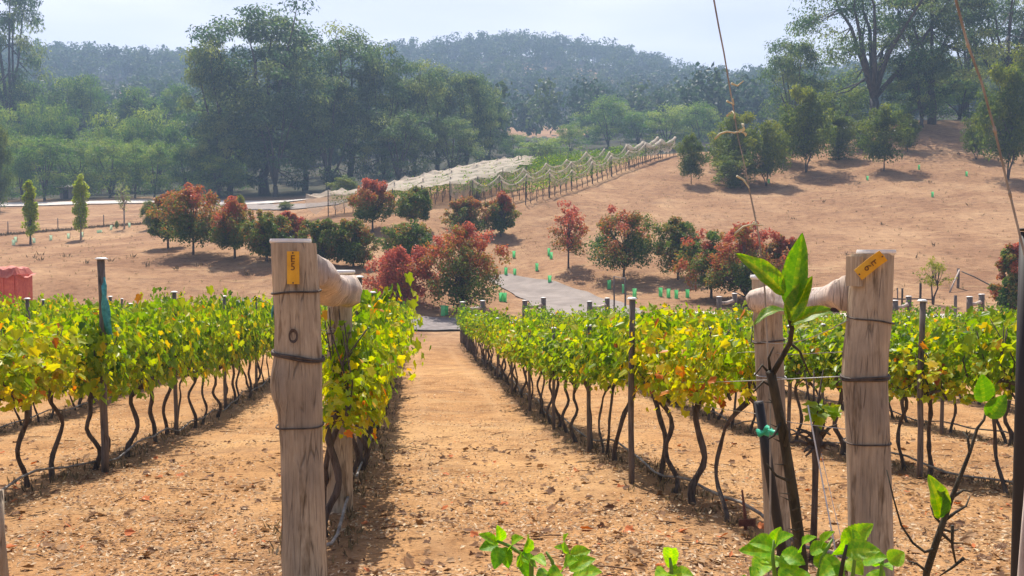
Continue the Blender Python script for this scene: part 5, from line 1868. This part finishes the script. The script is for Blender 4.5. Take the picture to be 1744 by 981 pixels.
# herb shoots along the bottom edge
HERB = [('herb_shoot', 'leaning shoot of bright green serrated leaves at bottom centre', 1.55, (960, 1060), [
            ((905, 955), (868, 930), (838, 918)), ((948, 985), (940, 955), (930, 940))],
         [((850, 925), (846, 894), 22, .6), ((846, 924), (815, 910), 18, .55), ((848, 928), (816, 936), 22, .1), ((850, 932), (842, 970), 22, .1), ((858, 932), (866, 968), 20, .2), ((872, 940), (892, 916), 26, .6), ((893, 940), (897, 912), 18, .6), ((885, 945), (900, 985), 26, .2), ((905, 950), (930, 965), 22, .7),
          ((970, 940), (968, 908), 18, .6), ((968, 944), (943, 932), 16, .65), ((972, 945), (1006, 938), 22, .65), ((960, 968), (985, 955), 26, .5), ((975, 985), (1026, 975), 34, .6), ((955, 975), (930, 985), 26, .65), ((970, 970), (1015, 952), 24, .6), ((940, 978), (912, 990), 24, .5)]),
        ('herb_shoot', 'single upright shoot tip of serrated leaves right of bottom centre', 1.5, (1145, 1050), [((1145, 1000), (1143, 965), (1141, 950))],
         [((1142, 968), (1140, 933), 24, .6), ((1142, 980), (1115, 984), 28, .55), ((1146, 980), (1182, 982), 28, .6), ((1144, 990), (1150, 960), 24, .45)]),
        ('herb_bush', 'bushy bright green herb with serrated leaves at the lower right post', 1.6, (1400, 1075), [
            ((1320, 985), (1316, 950), (1318, 920)), ((1390, 1000), (1400, 950), (1418, 918)), ((1450, 1000), (1456, 950), (1462, 925)), ((1500, 1000), (1502, 960), (1505, 945))],
         [((1318, 925), (1330, 897), 22, .6), ((1318, 930), (1275, 925), 30, .6), ((1322, 930), (1352, 912), 26, .5), ((1316, 940), (1258, 938), 30, .55), ((1320, 945), (1300, 975), 34, .6), ((1330, 945), (1372, 962), 32, .55), ((1300, 955), (1282, 990), 30, .6), ((1345, 950), (1340, 985), 30, .65),
          ((1365, 940), (1392, 915), 22, .5), ((1380, 940), (1416, 930), 24, .55), ((1400, 935), (1422, 905), 20, .65), ((1385, 955), (1420, 962), 30, .6), ((1372, 972), (1358, 995), 28, .5), ((1420, 945), (1440, 915), 30, .6), ((1436, 930), (1488, 892), 34, .65), ((1440, 940), (1500, 938), 34, .6), ((1440, 955), (1470, 980), 34, .7), ((1430, 955), (1395, 985), 34, .55),
          ((1470, 955), (1512, 950), 30, .5), ((1490, 965), (1520, 972), 26, .45), ((1515, 958), (1540, 940), 28, .7), ((1460, 925), (1452, 900), 16, .6), ((1410, 975), (1440, 995), 34, .6), ((1350, 975), (1330, 1000), 34, .55), ((1480, 975), (1500, 1000), 36, .6)])]
rh = np.random.default_rng(14)
for nm, lab, d, (bu, bv), stems, leaves in HERB:
    bb = base_of(bu, d + .05)
    rt = thing(nm, lab, 'herb', bb)
    gg = G()
    for st in stems:
        q = [P(*x, d) for x in st]
        gg.tube([bb + Vector((rh.normal(0, .03), 0, -.03)), bb.lerp(q[0], .5) + Vector((rh.normal(0, .03), 0, .05))] + q, [.005, .0045, .004, .003, .002], 7)
    gg.build('stem', M['green_stem'], rt, bb)
    gg = G()
    for (a, b2, wpx, ti) in leaves:
        dd = d + rh.uniform(-.05, .05)
        lamina(gg, P(*a, dd), P(*b2, dd - .02 + rh.uniform(-.04, .03)), wpx * 1.12 * d / F, (rh.uniform(-.3, .3), -.75, .75), rh.uniform(.03, .14), .3, ti, .06, 24, 8)
    for _ in range(34 if 'bush' in nm else 8):
        st = stems[rh.integers(len(stems))][0]
        uu_, vv_ = st[0] + rh.uniform(-70, 70) * (1 if 'bush' in nm else .4), st[1] + rh.uniform(0, 60)
        dd = d + rh.uniform(-.06, .1)
        a_ = rh.uniform(0, 2 * PI)
        lamina(gg, P(uu_, vv_, dd), P(uu_ + 40 * math.cos(a_), vv_ - 18 * abs(math.sin(a_)), dd - .02), 28 * d / F, (rh.uniform(-.3, .3), -.6, .8), .1, .3, rh.uniform(.2, .6), .06, 20, 8)
    gg.build('foliage', M['herb'], rt, bb)
gg = G()
gg.tube([P(1430, 990, 1.55), P(1436, 955, 1.55), P(1442, 928, 1.55)], [.004, .0035, .0025], 6)
tag(gg.build('twig', M['lemon_bark']), 'short dark bare twig poking out of the herb bush', 'twig')

# dead climbing canes: long springy stems rising past the frame
SBc = base_of(1300, 1.95)
rt = thing('dead_cane', 'thin dead cane with curled tendrils rising over the lemon sapling', 'cane', SBc)
gg = G()
gg.tube([SBc, P(1312, 900, 1.93), P(1312, 700, 1.92), P(1303, 500, 1.9), P(1293, 405, 1.9), P(1283, 355, 1.9), P(1276, 322, 1.9), P(1268, 280, 1.9), P(1257, 235, 1.9), P(1250, 190, 1.9), P(1243, 150, 1.9), P(1233, 90, 1.9), P(1224, 45, 1.9), P(1215, -5, 1.9), P(1205, -60, 1.9)],
        [.0018, .0018, .0018, .0017, .0018, .0018, .0014, .0009, .0009, .0012, .0015, .0016, .0017, .0018, .0018], 7)
gg.build('stem', M['cane'], rt, SBc)
gg = G()
for crv in (((1218, 236), (1226, 228), (1238, 224), (1250, 226), (1262, 224), (1270, 228)), ((1238, 197), (1247, 190), (1252, 195), (1250, 202)), ((1246, 142), (1256, 146), (1266, 138)), ((1238, 172), (1250, 178), (1248, 168)), ((1252, 398), (1266, 386), (1282, 382), (1300, 384)), ((1255, 300), (1266, 306), (1276, 320)), ((1278, 390), (1284, 378), (1290, 380))):
    gg = G()
    gg.tube([P(u, v, 1.89 + .01 * math.sin(i * 2)) for i, (u, v) in enumerate(crv)], np.linspace(.0024, .0012, len(crv)), 6)
    gg.build('tendril', M['tendril'], rt, SBc)
gg = G()
for q in range(4):
    a = rh.uniform(0, 6.28)
    c_ = P(1262 + rh.uniform(-8, 8), 218 + rh.uniform(-8, 8), 1.89)
    lamina(gg, c_, c_ + Vector((math.cos(a) * .011, rh.uniform(-.01, .01), math.sin(a) * .009)), .006, (0, -1, .3), .2, .4, .5)
gg.build('dead_leaf', M['tendril'], rt, SBc)
SBd = base_of(1790, 1.7)
rt = thing('dead_cane', 'straight dead cane slanting across the top right corner', 'cane', SBd)
gg = G()
gg.tube([SBd, P(1772, 700, 1.7), P(1748, 445, 1.7), P(1734, 388, 1.7), P(1715, 310, 1.7), P(1695, 225, 1.7), P(1672, 140, 1.7), P(1648, 75, 1.7), P(1628, 0, 1.7), P(1612, -60, 1.7)], [.0024, .0023, .0022, .0021, .0021, .0021, .0022, .0023, .0026, .0027], 7)
for v0_ in (75, 222, 330):
    uu_ = np.interp(v0_, [0, 75, 140, 225, 310, 388], [1628, 1648, 1672, 1695, 1715, 1734])
    gg.tube([P(uu_ - 1, v0_ - 7, 1.7), P(uu_, v0_, 1.7), P(uu_ + 2, v0_ + 7, 1.7)], [.0022, .0032, .0022], 7)
gg.build('stem', M['cane'], rt, SBd)

# ------------------------------------------------------------------ dead leaves and chips on the ground
lt = G()
r = np.random.default_rng(5)
n_ = 130000
dd = 3.0 * (8.0 ** r.random(n_))
uu = r.uniform(-80, 1830, n_)
xy = np.stack([(uu - U0) / F * dd, dd], 1)
cl = np.sin(xy[:, 0] * 2.3 + 1.1 * xy[:, 1]) + np.sin(xy[:, 1] * 3.1 - xy[:, 0]) + r.normal(0, .9, n_)
xy = xy[cl > -.6]
dd = xy[:, 1]
n_ = len(xy)
T_ = np.concatenate([xy, (Hg(xy) + .006 + .01 * r.random(n_))[:, None]], 1)
nrm = np.stack([r.normal(0, .35, n_), r.normal(0, .35, n_), np.ones(n_)], 1)
tip = r.normal(0, 1, (n_, 3)) * np.array([1, 1, .1])
sz = .009 + .045 * r.random(n_) ** 2
tint = np.where(r.random(n_) > .985, .99, np.clip(r.beta(1.2, .85, n_) * .9, 0, .88))
lt.inst(SV * np.array([1.1, 1, 1]), QF, frames(nrm, tip, sz), T_, tint)
n2 = 900
dd = r.uniform(3.5, 12, n2)
xy = np.stack([(r.uniform(-50, 1800, n2) - U0) / F * dd, dd], 1)
T_ = np.concatenate([xy, (Hg(xy) + .012)[:, None]], 1)
lt.inst(LV, LF, frames(np.stack([r.normal(0, .4, n2), r.normal(0, .4, n2), np.ones(n2)], 1), r.normal(0, 1, (n2, 3)), r.uniform(.04, .08, n2)), T_, np.where(r.random(n2) > .92, .99, r.uniform(.05, .5, n2)))
for _ in range(160):
    d = r.uniform(4, 14)
    u = r.uniform(0, 1740)
    x, y = (u - U0) / F * d, d
    a = r.uniform(0, PI)
    ln = r.uniform(.08, .3)
    q = [(x + math.cos(a) * ln * s_, y + math.sin(a) * ln * s_ + .02 * math.sin(4 * s_), 0) for s_ in (0, .5, 1)]
    zz = Hg([(p[0], p[1]) for p in q])
    lt.tube([(p[0], p[1], z + .012) for p, z in zip(q, zz)], [.005, .004, .002], 5, .08)
kind(lt.build('leaf_litter', M['litter']), 'stuff')

# ------------------------------------------------------------------ summer haze
zmin, zmax = float(Z.min()) - 1.0, float(max(Z.max(), (cz + hh.max() if np.ndim(hh) else cz + 16).max())) + 6
gg = G()
gg.box((0, 0, (zmin + zmax) / 2), (1760, 1760, zmax - zmin))
m, t, b = mat('haze')
t.nodes.remove(b)
pv = t.nodes.new('ShaderNodeVolumePrincipled')
pv.inputs['Color'].default_value = (0.5, 0.7, 1.0, 1)
pv.inputs['Density'].default_value = 0.00095
pv.inputs['Anisotropy'].default_value = 0.2
t.links.new(pv.outputs[0], t.nodes['Material Output'].inputs['Volume'])
kind(gg.build('haze', m), 'stuff')
